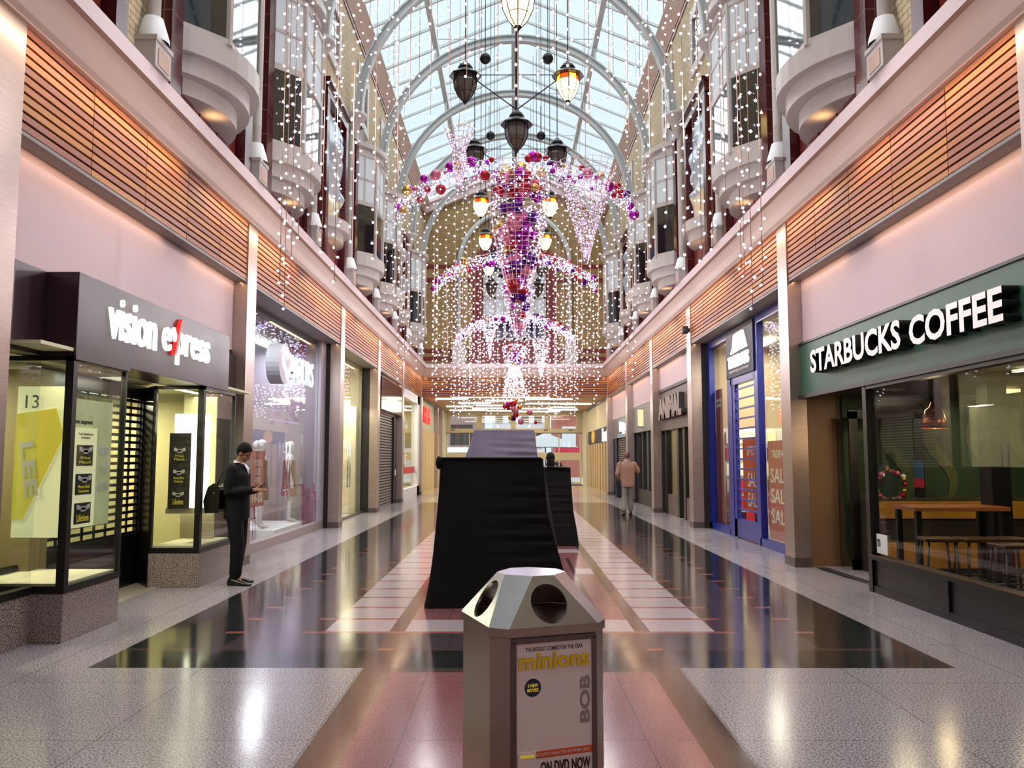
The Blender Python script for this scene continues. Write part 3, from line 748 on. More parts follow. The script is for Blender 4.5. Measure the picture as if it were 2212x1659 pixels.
# things inside: posters, light box, banner, wall shelves
def poster_guarantee(name, P, right, w_, h_, label, board, light=True):
    P = Vector(P); r = Vector(right).normalized(); n = r.cross(Vector(UPV))
    t = thing(name, P - Vector((0, 0, h_ / 2)), label, 'poster')
    MB().obox(P, r, n, UPV, w_ / 2, .006, h_ / 2).build('board', board, t)
    for k, tx in enumerate(('Price\nMatch', 'Money Back\nGuarantee', 'Lifetime')):
        c = P + Vector((0, 0, h_ * (.22 - .29 * k)))
        MB().obox(c + n * .009, r, n, UPV, w_ * .33, .004, h_ * .105).build('badge', M['ink'], t, bevel=.01)
        # clasped hands mark: two cuffs and a palm
        q = MB(); cc = c + n * .016 + Vector((0, 0, h_ * .05))
        for sg in (-1, 1): q.obox(cc + r * sg * w_ * .2 + Vector((0, 0, .01)), r + Vector((0, 0, sg * .25)), n, UPV, w_ * .07, .002, h_ * .022)
        q.obox(cc, r, n, UPV, w_ * .15, .002, h_ * .018); q.obox(cc - Vector((0, 0, .012)), r, n, UPV, w_ * .09, .002, h_ * .02)
        q.build('hands_mark', M['paper'], t)
        text('lettering', tx, c + n * .014 - Vector((0, 0, h_ * .045)), r, UPV, w_ * .48, h_ * .075, M['yel'], t, ext=.002)
    text('lettering', 'Total Satisfaction\nGuarantee', P + n * .009 + Vector((0, 0, h_ * .42)), r, UPV, w_ * .62, h_ * .06, M['ink'], t, ext=.002)
    return t
poster_guarantee('poster', (-3.90, 7.43, 1.38), RT[-1], .42, .88, 'pale poster of three black badges in the nearest projecting window', M['postery'])
t = thing('poster', (-3.95, 7.6, .93), 'pale photographic poster with yellow wash behind the badge poster', 'poster')
MB().box(-3.945, -3.955, 7.24, 8.02, .93, 2.08).build('board', mat('pale_green_print', 'c8cca0', .6, noise=(3, .8, (1, 1, 1)), emit='b8bc80', es=.25), t)
text('lettering', 'vision express', (-3.943, 7.45, 1.87), RT[-1], UPV, .38, .05, M['ink'], t, ext=.003, bold=.02)
text('lettering', 'es\ngl\nes', (-3.943, 7.88, 1.45), RT[-1], UPV, .2, .42, M['paper'], t, ext=.003, bold=.02)
# hanging yellow banner seen through the return glass, facing the camera
t = thing('banner', (-4.25, 7.5, .75), 'tall hanging banner with yellow diagonal and white letters behind window corner', 'banner')
MB().box(-4.56, -4.08, 7.5, 7.52, .84, 2.2).build('sheet', M['postery'], t)
MB().xprism([(-4.56, 1.95), (-4.20, 2.0), (-4.12, 1.75), (-4.46, 1.0), (-4.56, 1.0)], 'y', 7.492, 7.5).build('print', M['yel'], t)
text('lettering', 'LEE', (-4.42, 7.49, 1.45), (.15, 0, -1), (1, 0, .15), .5, .12, M['paper'], t, ext=.003, bold=.03)
text('lettering', '13', (-4.42, 7.49, 2.06), (1, 0, 0), UPV, .12, .12, M['ink'], t, ext=.003)
MB().box(-4.95, -4.62, 7.9, 8.2, 0, 2.4).build('wall_left_post', mat('wood_post', '8a7850', .6), kind='structure')
# light box with the dark badge poster in front
t = thing('light_box', (-4.4, 10.75, .9), 'white backlit panel glowing in the far projecting window', 'light box')
MB().box(-4.44, -4.0, 10.72, 10.80, .92, 2.12).build('diffuser', M['box'], t)
MB().box(-4.45, -3.95, 10.55, 10.80, .85, .92).build('shelf', M['cream'], t)
lamp('light_box_lamp', 'AREA', (-4.2, 10.66, 1.5), (math.radians(90), 0, 0), 14, (1, .95, .75), shape='RECTANGLE', size=.6, size_y=1.1)
poster_guarantee('poster', (-4.27, 10.50, 1.39), (1, 0, 0), .27, .95, 'dark poster of three badges hanging before the glowing white panel', M['dark'])
MB().box(-4.0, -4.44, 11.0, 11.03, .5, 2.4).build('back_board', mat('cream_back_board', 'c8c094', .6), label='cream back board closing the far projecting window', cat='back board')
# optician wall shelving with red bands and frames
for k, (yy) in enumerate((6.9, 8.0, 9.2, 10.4)):
    t = thing('display_shelf', (-8.2, yy, 0), 'black wall shelf unit with red bands inside the optician', 'shelf unit', 'optician wall shelf units')
    MB().box(-8.1, -8.4, yy, yy + .95, 0, 2.3).build('carcass', M['black'], t)
    b = MB()
    for z in (.8, 1.3, 1.9): b.box(-8.06, -8.1, yy, yy + .95, z, z + .08)
    b.build('band', M['red'], t)
    b = MB()
    for z in (.95, 1.1, 1.5, 1.7, 2.1):
        for q in range(5): b.box(-8.05, -8.09, yy + .06 + q * .18, yy + .18 + q * .18, z, z + .05)
    b.build('spectacle_rows', M['paper'], t)
for k, yy in enumerate((7.2, 9.2, 11.0)):
    shoplight(-1, yy, 5.6, 2.44, .5, M['shopl'], 60, (1, .9, .62), 'the optician')
lamp('entrance_lamp', 'AREA', (-4.35, 9.1, 2.44), (0, 0, 0), 22, (1, .93, .7), shape='RECTANGLE', size=.3, size_y=1.4)
lamp('window_lamp', 'AREA', (-4.1, 7.6, 2.36), (0, 0, 0), 4, (1, .95, .65), shape='RECTANGLE', size=.25, size_y=.6)
lamp('window_lamp', 'AREA', (-4.15, 10.7, 2.36), (0, 0, 0), 4, (1, .95, .7), shape='RECTANGLE', size=.3, size_y=.6)

# ---- left 2: clothes shop with the heart sign ----------------------------------------------
room(-1, 12.44, 18.63, 9.5, 4.05, mat('grey_lilac_wall', '8c8290', .6), FW, M['dark'], a0=4.42)
t = thing('shop_window', (-4.36, 15.5, 0), 'tall frameless clothes shop window with bottle outlines near its foot', 'shop window')
MB().box(-4.30, -4.45, 12.42, 18.65, 0, .16).build('sill', mat('rose_grey_sill', '9a8888', .4), t)
MB().box(-4.30, -4.42, 18.2, 18.65, .16, 4.13).build('jamb', mat('lilac_grey_panel', 'a39ca6', .5), t)
panebox(-1, 4.36, 12.42, 14.55, .16, 4.13, t); panebox(-1, 4.36, 16.75, 18.2, .16, 4.13, t); panebox(-1, 4.36, 14.57, 16.73, 2.25, 4.13, t)
q = MB()
for (yy, h_) in ((13.55, .5), (13.85, .35), (17.05, .6), (17.35, .45), (17.55, .5), (17.95, .6), (18.1, .4)):
    for (a_, b_) in ((-.07, -.06), (.06, .07)): q.box(-4.345, -4.35, yy + a_, yy + b_, .2, .2 + h_)
    q.box(-4.345, -4.35, yy - .07, yy + .07, .2 + h_, .22 + h_); q.box(-4.345, -4.35, yy - .03, yy + .03, .2 + h_, .36 + h_); q.box(-4.345, -4.35, yy - .05, yy + .02, .34 + h_, .42 + h_)
q.build('bottle_decal', mat('raspberry_print', 'a02858', .5), t)
for k, (ya, yb_, w_) in enumerate(((14.57, 15.64, 'near'), (15.66, 16.73, 'far'))):
    t = thing('glass_door', (-4.36, ya, .02), 'frameless glass door leaf with tall steel bar handle, %s leaf of pair' % w_, 'glass door', 'clothes shop door pair')
    panebox(-1, 4.36, ya, yb_, .03, 2.22, t)
    hy = yb_ - .12 if k == 0 else ya + .12
    MB().tube([(-4.30, hy, .75), (-4.30, hy, 1.85)], .016).tube([(-4.30, hy, .95), (-4.36, hy, .95)], .01).tube([(-4.30, hy, 1.65), (-4.36, hy, 1.65)], .01).build('handle', M['silver'], t)
    MB().box(-4.32, -4.40, hy - .08, hy + .08, .02, .09).build('pivot', M['steeld'], t)
t = thing('shop_sign', (-4.2, 15.6, 2.9), 'white neon outlined heart and YOURS letters on an oval box', 'shop sign')
ov = [(14.65 + .38 * math.cos(u), 3.22 + .36 * math.sin(u)) for u in [2 * math.pi * i / 28 for i in range(28)]]
MB().xprism(ov, 'x', -4.36, -4.12).build('oval_box', mat('grey_sign_can', 'c4c8d0', .4), t)
hp = [(math.sin(u) ** 3 * .30, (13 * math.cos(u) - 5 * math.cos(2 * u) - 2 * math.cos(3 * u) - math.cos(4 * u)) / 16 * .27) for u in [2 * math.pi * i / 36 for i in range(36)]]
NE = emis('white_pink_neon', 'ffd4e4', 1.4)
MB().tube([(-4.09, 14.72 + u, 3.22 + v) for u, v in hp], .016, 6, closed=True).tube([(-4.09, 14.72 + u * .72, 3.24 + v * .72) for u, v in hp], .011, 6, closed=True).build('heart', NE, t)
text('lettering', 'YOURS', (-4.12, 15.86, 3.2), RT[-1], UPV, 1.6, .48, emis('white_neon', 'dcf2ff', .95), t, ext=.03, bold=-.005, spacing=.95)
MB().box(-4.13, -4.355, 15.2, 15.24, 3.1, 3.14).box(-4.13, -4.355, 16.4, 16.44, 3.1, 3.14).build('bracket', M['steeld'], t)
def flat_sign(name, P, right, w_, h_, m, label, cat, texts, grp=None):
    P = Vector(P); r = Vector(right).normalized(); n = r.cross(Vector(UPV))
    t = thing(name, P - Vector((0, 0, h_ / 2)), label, cat, grp)
    MB().obox(P, r, n, UPV, w_ / 2, .008, h_ / 2).build('board', m, t)
    for (tx, du, dv, tw, th, tm) in texts:
        text('lettering', tx, P + n * .01 + r * du + Vector((0, 0, dv)), r, UPV, tw, th, tm, t, ext=.003, bold=.01)
    return t
flat_sign('display_board', (-4.50, 13.25, .97), RT[-1], 1.3, 1.56, M['white'], 'white free-standing display wall behind the clothes shop glass', 'display board', [])
flat_sign('poster', (-4.46, 13.0, 1.08), RT[-1], .55, 1.0, M['pink'], 'magenta poster with white words on the white display wall', 'poster', [('AT\nJE\n50', 0, .12, .4, .55, M['paper']), ('32', .05, -.36, .3, .18, M['paper'])])
flat_sign('poster', (-4.44, 14.25, 1.2), RT[-1], .78, .95, mat('dusty_rose_poster', 'a04868', .6), 'dusty rose poster with size range 14-32 in the clothes shop window', 'poster', [('YOUR\nSIZE\nHERE', 0, .12, .4, .4, M['paper']), ('14-32', 0, -.32, .55, .16, M['paper'])])
flat_sign('banner', (-5.3, 15.1, 2.1), RT[-1], .85, 1.5, M['pink'], 'tall magenta banner reading HAVE YOURSELF inside the clothes shop', 'banner', [('HAVE\nYOURSELF', 0, 0, .7, .42, M['paper'])])
flat_sign('banner', (-5.9, 17.6, 2.3), RT[-1], .8, 1.2, M['pink'], 'shorter magenta banner deeper inside the clothes shop', 'banner', [('HAVE A', 0, .2, .6, .15, M['paper'])])
for k, (aa, yy, hh) in enumerate(((6.4, 15.6, 1.5), (6.8, 16.8, 1.4), (7.2, 13.6, 1.5))):
    t = thing('clothes_rail', (-aa, yy, 0), 'dark clothes rail inside the clothes shop', 'clothes rail', 'clothes rails inside the clothes shop')
    MB().tube([(-aa, yy - .6, 0), (-aa, yy - .6, hh), (-aa, yy + .6, hh), (-aa, yy + .6, 0)], .015, 6).build('frame', M['silver'], t)
    for q in range(8):
        g = MB().box(-aa - .22, -aa + .22, yy - .5 + q * .13, yy - .44 + q * .13, hh - .95, hh - .05)
        g.build('garment', R.choice([M['dark'], M['black'], M['pink'], M['paper'], mat('plum_fabric', '5a2040', .8)] if q % 2 else [M['dark'], M['black']]), t)
for yy in (13.6, 15.6, 17.6): shoplight(-1, yy, 5.4, 4.0, 1.4, M['shopc'], 75, (.95, .93, 1.0), 'the clothes shop')

# ---- left 3: bright corner shop --------------------------------------------------------------
room(-1, 19.1, 23.8, 7.2, 4.05, mat('warm_white_wall', 'e4dcb8', .6), FW, M['cream'], a0=4.42)
t = thing('shop_window', (-4.36, 21.4, 0), 'brightly lit frameless window third along the left shops', 'shop window')
panebox(-1, 4.36, 19.07, 23.85, .05, 4.13, t)
MB().box(-4.32, -4.42, 19.07, 23.85, 0, .05).build('sill', M['steeld'], t)
MB().tube([(-4.30, 21.3, .8), (-4.30, 21.3, 1.9)], .018).tube([(-4.30, 21.6, .8), (-4.30, 21.6, 1.9)], .018).build('handle', M['silver'], t)
MB().box(-4.5, -7.0, 23.4, 23.6, .02, 3.0).build('wall_left_lit_return', mat('bright_cream_panel', 'f4ecc8', .6), kind='structure')
for k, (aa, yy, hh, c_, lb) in enumerate(((4.8, 20.4, .9, 'paper', 'tilted'), (4.9, 21.3, .7, 'woodC', 'honey coloured'), (4.85, 22.4, .5, 'blind', 'low'))):
    MB().xprism([(yy - .35, .02), (yy + .35, .02), (yy + .2, hh), (yy - .2, hh)], 'x', -aa, -aa - .25).build('display_plinth', M[c_], label='%s display stand behind the third shop window' % lb, cat='display stand')
t = thing('price_board', (-5.2, 21.6, 1.1), 'tall notice strip hanging in the bright third shop', 'notice')
MB().box(-5.2, -5.22, 21.5, 21.75, 1.0, 2.5).build('board', M['cream'], t)
q = MB()
for z in range(12): q.box(-5.19, -5.2, 21.53, 21.72, 1.1 + z * .11, 1.14 + z * .11)
q.build('print', M['ink'], t)
for yy in (20.2, 22.4): shoplight(-1, yy, 5.6, 4.0, 1.2, M['shopl'], 70, (1, .93, .72), 'the third left shop')
lamp('window_lamp', 'AREA', (-4.6, 23.0, 3.0), (0, math.radians(0), 0), 30, (1, .9, .6), shape='RECTANGLE', size=.3, size_y=.8)

# ---- left 4: shuttered shop ------------------------------------------------------------------
t = thing('roller_shutter', (-4.2, 26.3, 0), 'grey closed roller shutter between steel pillars, fourth left shop', 'roller shutter')
b = MB()
z = .0
while z < 2.95: b.xprism([(-4.28, z), (-4.22, z + .01), (-4.22, z + .07), (-4.28, z + .08)], 'y', 24.27, 28.5); z += .09
b.build('curtain', M['shutter'], t)
MB().box(-4.15, -4.3, 28.5, 29.2, 0, 3.0).build('rail', M['black'], t)
MB().box(-4.14, -4.15, 28.75, 28.95, .95, 1.15).build('switch_plate', M['paper'], t)
t = thing('shop_sign', (-4.1, 26.6, 2.95), 'dark mirrored sign box above the closed shutter', 'shop sign')
MB().box(-3.98, -4.2, 24.6, 29.1, 3.02, 4.0).build('fascia', mat('dark_mirror_panel', '2c1a14', .1, metal=.6), t)
MB().box(-4.15, -4.3, 24.27, 29.2, 2.95, 4.13).build('wall_left_panel', M['plaster'], kind='structure')
MB().box(-4.3, -4.4, 24.2, 29.2, 0, 4.1).build('wall_left_shop', M['dark'], kind='structure')

# ---- left 5: sale window ---------------------------------------------------------------------
room(-1, 29.65, 35.3, 7.2, 4.05, mat('yellow_cream_wall', 'd8c894', .6), FW, M['cream'], a0=4.3)
t = thing('shop_window', (-4.2, 32.4, 0), 'white framed window with red sale band, last of the left shops', 'shop window')
MB().box(-4.05, -4.25, 29.62, 29.8, 0, 4.13).box(-4.05, -4.25, 34.6, 35.3, 0, 4.13).box(-4.05, -4.25, 29.62, 35.3, 3.8, 4.13).box(-4.05, -4.25, 29.62, 35.3, 0, .4).build('frame', M['white'], t)
panebox(-1, 4.18, 29.8, 34.6, .4, 3.8, t)
b = MB().box(-4.165, -4.175, 29.8, 34.6, .95, 1.2).box(-4.165, -4.175, 29.8, 31.4, 1.2, 1.75)
b.build('red_band', mat('bright_red_vinyl', 'd0201c', .5), t)
text('lettering', 'SALE', (-4.16, 31.2, 1.5), RT[-1], UPV, 1.4, .4, M['paper'], t, ext=.004, bold=.03)
for yy in (31.0, 33.4): shoplight(-1, yy, 5.4, 4.0, 1.4, M['shopl'], 60, (1, .88, .6), 'the last left shop')
t = thing('display_table', (-4.9, 32, 0), 'long pale table with red cloth inside the sale window', 'table')
MB().box(-4.6, -5.2, 30.4, 34.0, .7, .75).build('table_top', M['paper'], t)
for (xx, yy) in ((-4.65, 30.5), (-5.15, 30.5), (-4.65, 33.9), (-5.15, 33.9)): MB().box(xx - .03, xx + .03, yy - .03, yy + .03, 0, .7).build('leg', M['red'], t)

# ---- passage shop fronts ---------------------------------------------------------------------
MB().box(-4.2, -4.35, 35.72, 47.4, 2.9, 4.2).build('wall_left_passage_panel', mat('pale_green_grey', 'b8c0b0', .5), kind='structure')
t = thing('shop_sign', (-4.15, 39.2, 3.1), 'bright red sign letters on the pale panel in the passage', 'shop sign')
text('lettering', 'H&M', (-4.18, 39.2, 3.55), RT[-1], UPV, 2.6, .75, emis('red_sign_glow', 'ff2020', 1.6), t, ext=.06, bold=.03)
b = MB()
for k in range(8): b.box(-4.15, -4.32, 36.0 + k * 1.45, 37.38 + k * 1.45, 0, 2.88)
b.build('wall_left_passage_doors', mat('sandy_panel', 'c4ae7c', .5), kind='structure')
MB().box(-4.0, -4.35, 43.3, 43.7, 0, 4.2).box(-4.0, -4.35, 46.0, 46.4, 0, 4.2).build('pillar', M['steel'], kind='structure')

M['cafel'] = emis('dim_amber_light', 'ffd890', 1.6)
# ---- right 1: coffee shop --------------------------------------------------------------------
s = 1
room(1, 5.6, 12.1, 9.5, 3.6, mat('dark_olive_wall', '5a4a26', .6), mat('dark_wood_floor', '3a2c20', .4), mat('black_cafe_ceiling', '1c1a16', .7), a0=4.3)
upper_panel(1, 5.6, 12.0, 3.2)
t = thing('shop_sign', (4.1, 9.0, 2.45), 'green fascia with raised white coffee shop capitals on black sides', 'shop sign')
MB().box(4.12, 4.3, 5.6, 12.0, 2.45, 3.18).build('fascia', M['green'], t)
MB().box(4.08, 4.3, 5.6, 12.0, 2.40, 2.45).box(4.10, 4.3, 5.6, 12.0, 3.18, 3.21).build('fascia_edge', M['black'], t)
LW = mat('white_letter_face', 'efe4e2', .4, emit='efe4e2', es=.28)
text('lettering', 'STARBUCKS', (4.12, 9.86, 2.845), RT[1], UPV, 2.62, .31, LW, t, ext=.15, bold=.03, side=M['black'])
text('lettering', 'COFFEE', (4.12, 7.55, 2.825), RT[1], UPV, 1.62, .30, LW, t, ext=.15, bold=.03, side=M['black'])
t = thing('shop_window', (4.14, 7.7, 0), 'large coffee shop window on a black panelled stall riser', 'shop window')
b = MB().box(4.12, 4.24, 5.6, 9.85, .0, .08).box(4.14, 4.22, 5.6, 9.85, .08, .40).box(4.10, 4.24, 5.6, 9.85, .38, .43)
for yy in (9.78, 8.1, 6.4): b.box(4.115, 4.2, yy, yy + .09, .05, .40)
b.box(4.11, 4.22, 9.78, 9.88, 0, 2.42).box(4.11, 4.22, 5.6, 9.8, 2.36, 2.42)
b.build('frame', M['black'], t)
MB().box(4.098, 4.102, 5.6, 9.78, .425, .435).build('sill_edge', mat('brass_edge', 'c08850', .2, metal=.9), t)
panebox(1, 4.16, 5.6, 9.78, .43, 2.36, t)
MB().box(4.15, 4.155, 9.45, 9.72, .46, .68).build('notice', M['paper'], t, label='small white notice in the lower window corner')
text('lettering', 'n', (4.148, 9.66, .58), RT[1], UPV, .07, .09, M['ink'], t, ext=.002, bold=.02)
# recessed entrance
MB().box(4.2, 4.62, 12.02, 12.08, .1, 3.3).box(4.2, 4.62, 12.0, 12.1, 0, .1).build('wall_right_reveal', mat('tan_brown_panel', '7a5a3c', .5), kind='structure')
MB().box(4.16, 9.4, 5.7, 12.0, 2.46, 2.5).build('ceiling_entrance', mat('brown_soffit', '4a3826', .6), kind='structure')
MB().box(4.3, 5.6, 9.9, 12.0, .006, .012).build('floor_entrance', G_LIGHT, kind='structure')
MB().add([(4.22, 11.9, .014), (4.3, 10.4, .014), (4.42, 10.4, .014), (4.36, 11.9, .014)], [(0, 1, 2, 3)]).build('floor_edge_strip', M['dark'], kind='structure')
t = thing('door_2', (4.62, 11.6, 0), kind='structure')
b = MB().box(4.64, 4.76, 11.6, 11.66, .012, 2.2).box(5.55, 5.67, 11.6, 11.66, .012, 2.2).box(4.64, 5.67, 11.6, 11.66, 2.1, 2.22).box(4.64, 5.67, 11.6, 11.66, .012, .16)
b.build('door_frame', M['black'], t)
MB().box(4.76, 5.55, 11.62, 11.635, .16, 2.1).build('pane', M['sglass'], t)
MB().tube([(4.80, 11.59, .85), (4.82, 11.53, .86), (4.82, 11.53, 1.60), (4.80, 11.59, 1.61)], .016).build('handle', M['silver'], t)
text('lettering', 'RE', (5.2, 11.60, .72), (-1, 0, 0), UPV, .14, .09, M['paper'], t, ext=.002)
# wreath of baubles on the door
t = thing('door_wreath', (5.16, 11.55, 1.0), 'small wreath of red, copper and white baubles on the coffee shop door', 'wreath')
MB().tube([(5.16 + .2 * math.cos(u), 11.56, 1.17 + .2 * math.sin(u)) for u in [2 * math.pi * i / 24 for i in range(24)]], .03, 6, closed=True).build('ring', M['brown'], t)
for k in range(18):
    u = 2 * math.pi * k / 18
    MB().ball((5.16 + .2 * math.cos(u) + R.uniform(-.02, .02), 11.52, 1.17 + .2 * math.sin(u) + R.uniform(-.03, .03)), R.uniform(.03, .045), 8, 5).build('bauble', [M['bred'], M['bgold'], M['paper'], M['bpink']][k % 4], t)
# mural wall (waves and star points) at the far side
t = thing('wall_mural', (7.0, 12.0, .2), 'dark green wall mural of pale wavy bands and points in the cafe', 'mural')
MB().box(4.7, 9.4, 11.98, 12.0, .2, 3.4).build('ground', mat('mural_green', '24381f', .6), t)
b = MB(); PALE = mat('mural_pale', '474c2c', .6)
for k in range(6):
    x0 = 5.1 + k * .62
    pts = [(x0 + .09 * math.sin(i * .42) + i * .02, 2.5 - i * .066) for i in range(26)]
    b.xprism([(x, z) for x, z in pts] + [(x + .22 - .18 * abs(j - 12) / 13, z) for j, (x, z) in enumerate(reversed(pts))], 'y', 11.965, 11.98)
for (x, z, h_) in ((5.2, 2.1, .6), (6.2, 2.3, .7), (7.3, 2.2, .65), (8.4, 2.3, .6)): b.xprism([(x, z), (x + .5, z + .1), (x + .12, z + h_)], 'y', 11.96, 11.975)
b.build('pattern', PALE, t)
def stool(x, y, h=.68, rz_=0, lab='', first=None):
    if first is not None: return copy_tree(first, loc=(x, y, 0), rz=rz_, label=lab)
    t = thing('bar_stool', (x, y, 0), lab, 'stool', 'dark stools in the coffee shop', rz=0)
    MB().box(x - .17, x + .17, y - .17, y + .17, h - .04, h).build('seat', mat('dark_wood_seat', '4a3020', .35), t, bevel=.008)
    for sx in (-1, 1):
        for sy in (-1, 1): MB().tube([(x + sx * .13, y + sy * .13, h - .04), (x + sx * .19, y + sy * .19, 0)], .014, 6).build('leg', M['black'], t)
    MB().tube([(x + a_ * .165, y + b_ * .165, .25) for a_, b_ in ((1, 1), (-1, 1), (-1, -1), (1, -1))], .01, 6, closed=True).build('foot_rail', M['black'], t)
    return t
st = stool(5.02, 8.55, lab='dark metal stool standing alone at the right of the cafe window')
for (x, y, l) in ((4.62, 9.25, 'dark stool at the left end of the high cafe table'), (5.0, 9.2, 'dark stool at the middle of the high cafe table'), (5.38, 9.22, 'dark stool at the right end of the high cafe table'), (5.5, 8.2, 'dark stool beside the right hand cafe table')):
    stool(x, y, rz_=R.uniform(-.2, .2), lab=l, first=st)
def table(x0, x1, y0, y1, h, m, lab):
    t = thing('cafe_table', ((x0 + x1) / 2, (y0 + y1) / 2, 0), lab, 'table')
    MB().box(x0, x1, y0, y1, h - .05, h).build('table_top', m, t, bevel=.006)
    for (x, y) in ((x0 + .06, y0 + .06), (x1 - .06, y0 + .06), (x0 + .06, y1 - .06), (x1 - .06, y1 - .06)): MB().box(x - .03, x + .03, y - .03, y + .03, 0, h - .05).build('leg', M['black'], t)
WT = mat('warm_wood_top', 'a05e34', .3)
table(4.55, 5.65, 9.6, 10.2, .99, WT, 'high wooden cafe table seen through the window')
table(4.95, 5.9, 7.5, 8.0, .97, WT, 'second high cafe table at the right edge of the window')
t = thing('service_counter', (6.9, 11.6, 0), 'service counter with mustard bands at the back of the cafe', 'counter')
MB().box(4.75, 9.0, 11.3, 11.9, 0, 1.0).build('counter_body', mat('dark_counter', '2c2418', .5), t)
MUS = mat('mustard_panel', 'a8741c', .5)
MB().box(4.75, 9.0, 11.26, 11.3, .74, .97).build('upper_band', MUS, t)
MB().box(4.75, 9.0, 11.26, 11.3, .08, .42).build('lower_band', MUS, t)
MB().box(5.62, 5.85, 9.9, 10.15, .006, 2.46).build('pillar', M['black'], kind='structure')
t = thing('pendant_lamp', (4.97, 9.9, 1.9), 'copper bell pendant lamp hanging in the cafe window', 'pendant lamp')
MB().lathe([(.03, 2.22), (.05, 2.16), (.10, 2.12), (.13, 2.0), (.15, 1.9), (.145, 1.9), (.12, 2.0), (.09, 2.1), (.02, 2.14)], (4.97, 9.9, 0), 18).build('lamp_shade', mat('copper', 'b06a48', .3, metal=.8), t)
MB().tube([(4.97, 9.9, 2.2), (4.97, 9.9, 2.46)], .006, 6).build('cord', M['black'], t)
MB().ball((4.97, 9.9, 1.94), .04, 8, 6).build('bulb', M['lany'], t)
lamp('cafe_lamp', 'POINT', (4.97, 9.9, 1.86), (0, 0, 0), 8, (1, .75, .4), shadow_soft_size=.05)
flat_sign('menu_board', (5.9, 9.0, 2.1), RT[1], .75, .5, mat('faded_board', '8c8468', .6), 'faded menu board with tall letters high in the cafe window', 'menu board', [('CHALKBOARD', 0, .06, .6, .22, M['ink']), ('2 0 1 5', 0, -.16, .5, .07, M['orange'])])
t = thing('notice_board', (4.22, 8.9, 1.2), 'small red, white and blue notice behind the cafe glass', 'notice')
MB().box(5.35, 5.36, 11.0, 11.25, 1.28, 1.52).build('upper_sheet', mat('blue_print', '2a4a6a', .5), t)
MB().box(5.35, 5.36, 11.0, 11.25, 1.16, 1.28).build('lower_sheet', M['red'], t)
for (x, y) in ((5.6, 8.2), (6.8, 9.2), (6.4, 10.9)): shoplight(1, y, x, 2.44, .5, M['cafel'], 15, (1, .82, .5), 'the coffee shop')
lamp('door_lamp', 'AREA', (4.9, 10.8, 2.44), (0, 0, 0), 9, (1, .8, .5), shape='DISK', size=.3)

# ---- right 2: outdoor clothing shop ----------------------------------------------------------
room(1, 12.44, 18.63, 9.0, 4.05, mat('warm_tan_wall', 'b09a78', .6), FY, M['cream'], a0=4.45)
t = thing('shop_window', (4.36, 15.6, 0), 'royal blue framed shop front with tall narrow windows', 'shop window')
b = MB()
for (ya, yb_) in ((12.42, 12.62), (14.82, 15.05), (16.6, 16.95), (18.45, 18.65)): b.box(4.33, 4.45, ya, yb_, 0, 4.0)
b.box(4.33, 4.45, 12.42, 18.65, 3.98, 4.13).box(4.33, 4.45, 12.42, 14.9, 0, .14).box(4.33, 4.45, 16.9, 18.65, 0, .14).box(4.33, 4.45, 15.0, 16.7, 3.0, 3.14)
b.build('frame', M['blue'], t)
panebox(1, 4.40, 12.6, 14.85, .14, 3.98, t); panebox(1, 4.40, 16.9, 18.5, .14, 3.98, t)
t = thing('shop_sign', (4.3, 15.85, 3.14), 'navy square sign with slanted white peaks mark over TRESPASS', 'shop sign')
MB().box(4.30, 4.42, 14.95, 16.85, 3.14, 4.10).build('board', M['navy'], t)
lg = MB()   # two leaning blades
def bl(off, w0):
    top = [(off, 3.96), (off - w0, 3.96)]
    return [(off, 3.97), (off - w0 * .9, 3.97), (off - w0 * 1.25, 3.62), (off - w0 * .1, 3.62)]
L0 = 16.15
lg.xprism([(L0, 3.95), (L0 - .28, 3.97), (L0 - .22, 3.62), (L0 + .25, 3.60), (L0 + .08, 3.72)], 'x', 4.26, 4.30)
lg.xprism([(L0 - .34, 3.97), (L0 - .62, 3.97), (L0 - .86, 3.63), (L0 - .32, 3.62)], 'x', 4.26, 4.30)
lg.build('peaks_mark', M['ledw'], t)
text('lettering', 'TRESPASS', (4.30, 15.92, 3.44), RT[1], UPV, 1.45, .24, M['ledw'], t, ext=.03, bold=.03)
text('lettering', 'ADVENTURE CLOTHING', (4.30, 15.92, 3.25), RT[1], UPV, 1.4, .05, M['paper'], t, ext=.01)
t = thing('shutter_door', (4.4, 15.8, 0), 'blue open-slat security shutter over the lit doorway', 'security shutter')
b = MB()
z = .35
while z < 3.0: b.box(4.36, 4.40, 15.05, 16.6, z, z + .03); z += .195
b.box(4.34, 4.42, 15.05, 16.6, .02, .36).box(4.34, 4.42, 16.42, 16.62, 0, 3.0)
b.build('slats', M['blue'], t)
flat_sign('poster', (4.47, 14.15, 1.0), RT[1], 1.2, 1.7, M['red'], 'red poster with stacked white SALE words in the blue framed window', 'poster',
          [('SALE\nSALE\nSALE', 0, -.1, .95, .95, M['paper']), ('TRESPASS', 0, .62, .8, .13, M['paper'])])
flat_sign('poster', (4.85, 17.0, 1.2), RT[1], 1.5, 1.5, mat('orange_red_poster', 'c05030', .6), 'orange red sale poster inside behind the blue shutter', 'poster', [('SALE\nSALE', 0, -.3, .8, .7, M['paper']), ('UP TO 70%', 0, .5, .8, .2, M['paper'])])
flat_sign('poster', (4.46, 18.15, 1.6), RT[1], .55, 2.9, mat('brick_red_panel', '7a2c20', .6), 'tall brick red panel in the far narrow window', 'poster', [('ADVENTURE\nCLOTHING', 0, 1.15, .45, .18, M['paper'])])
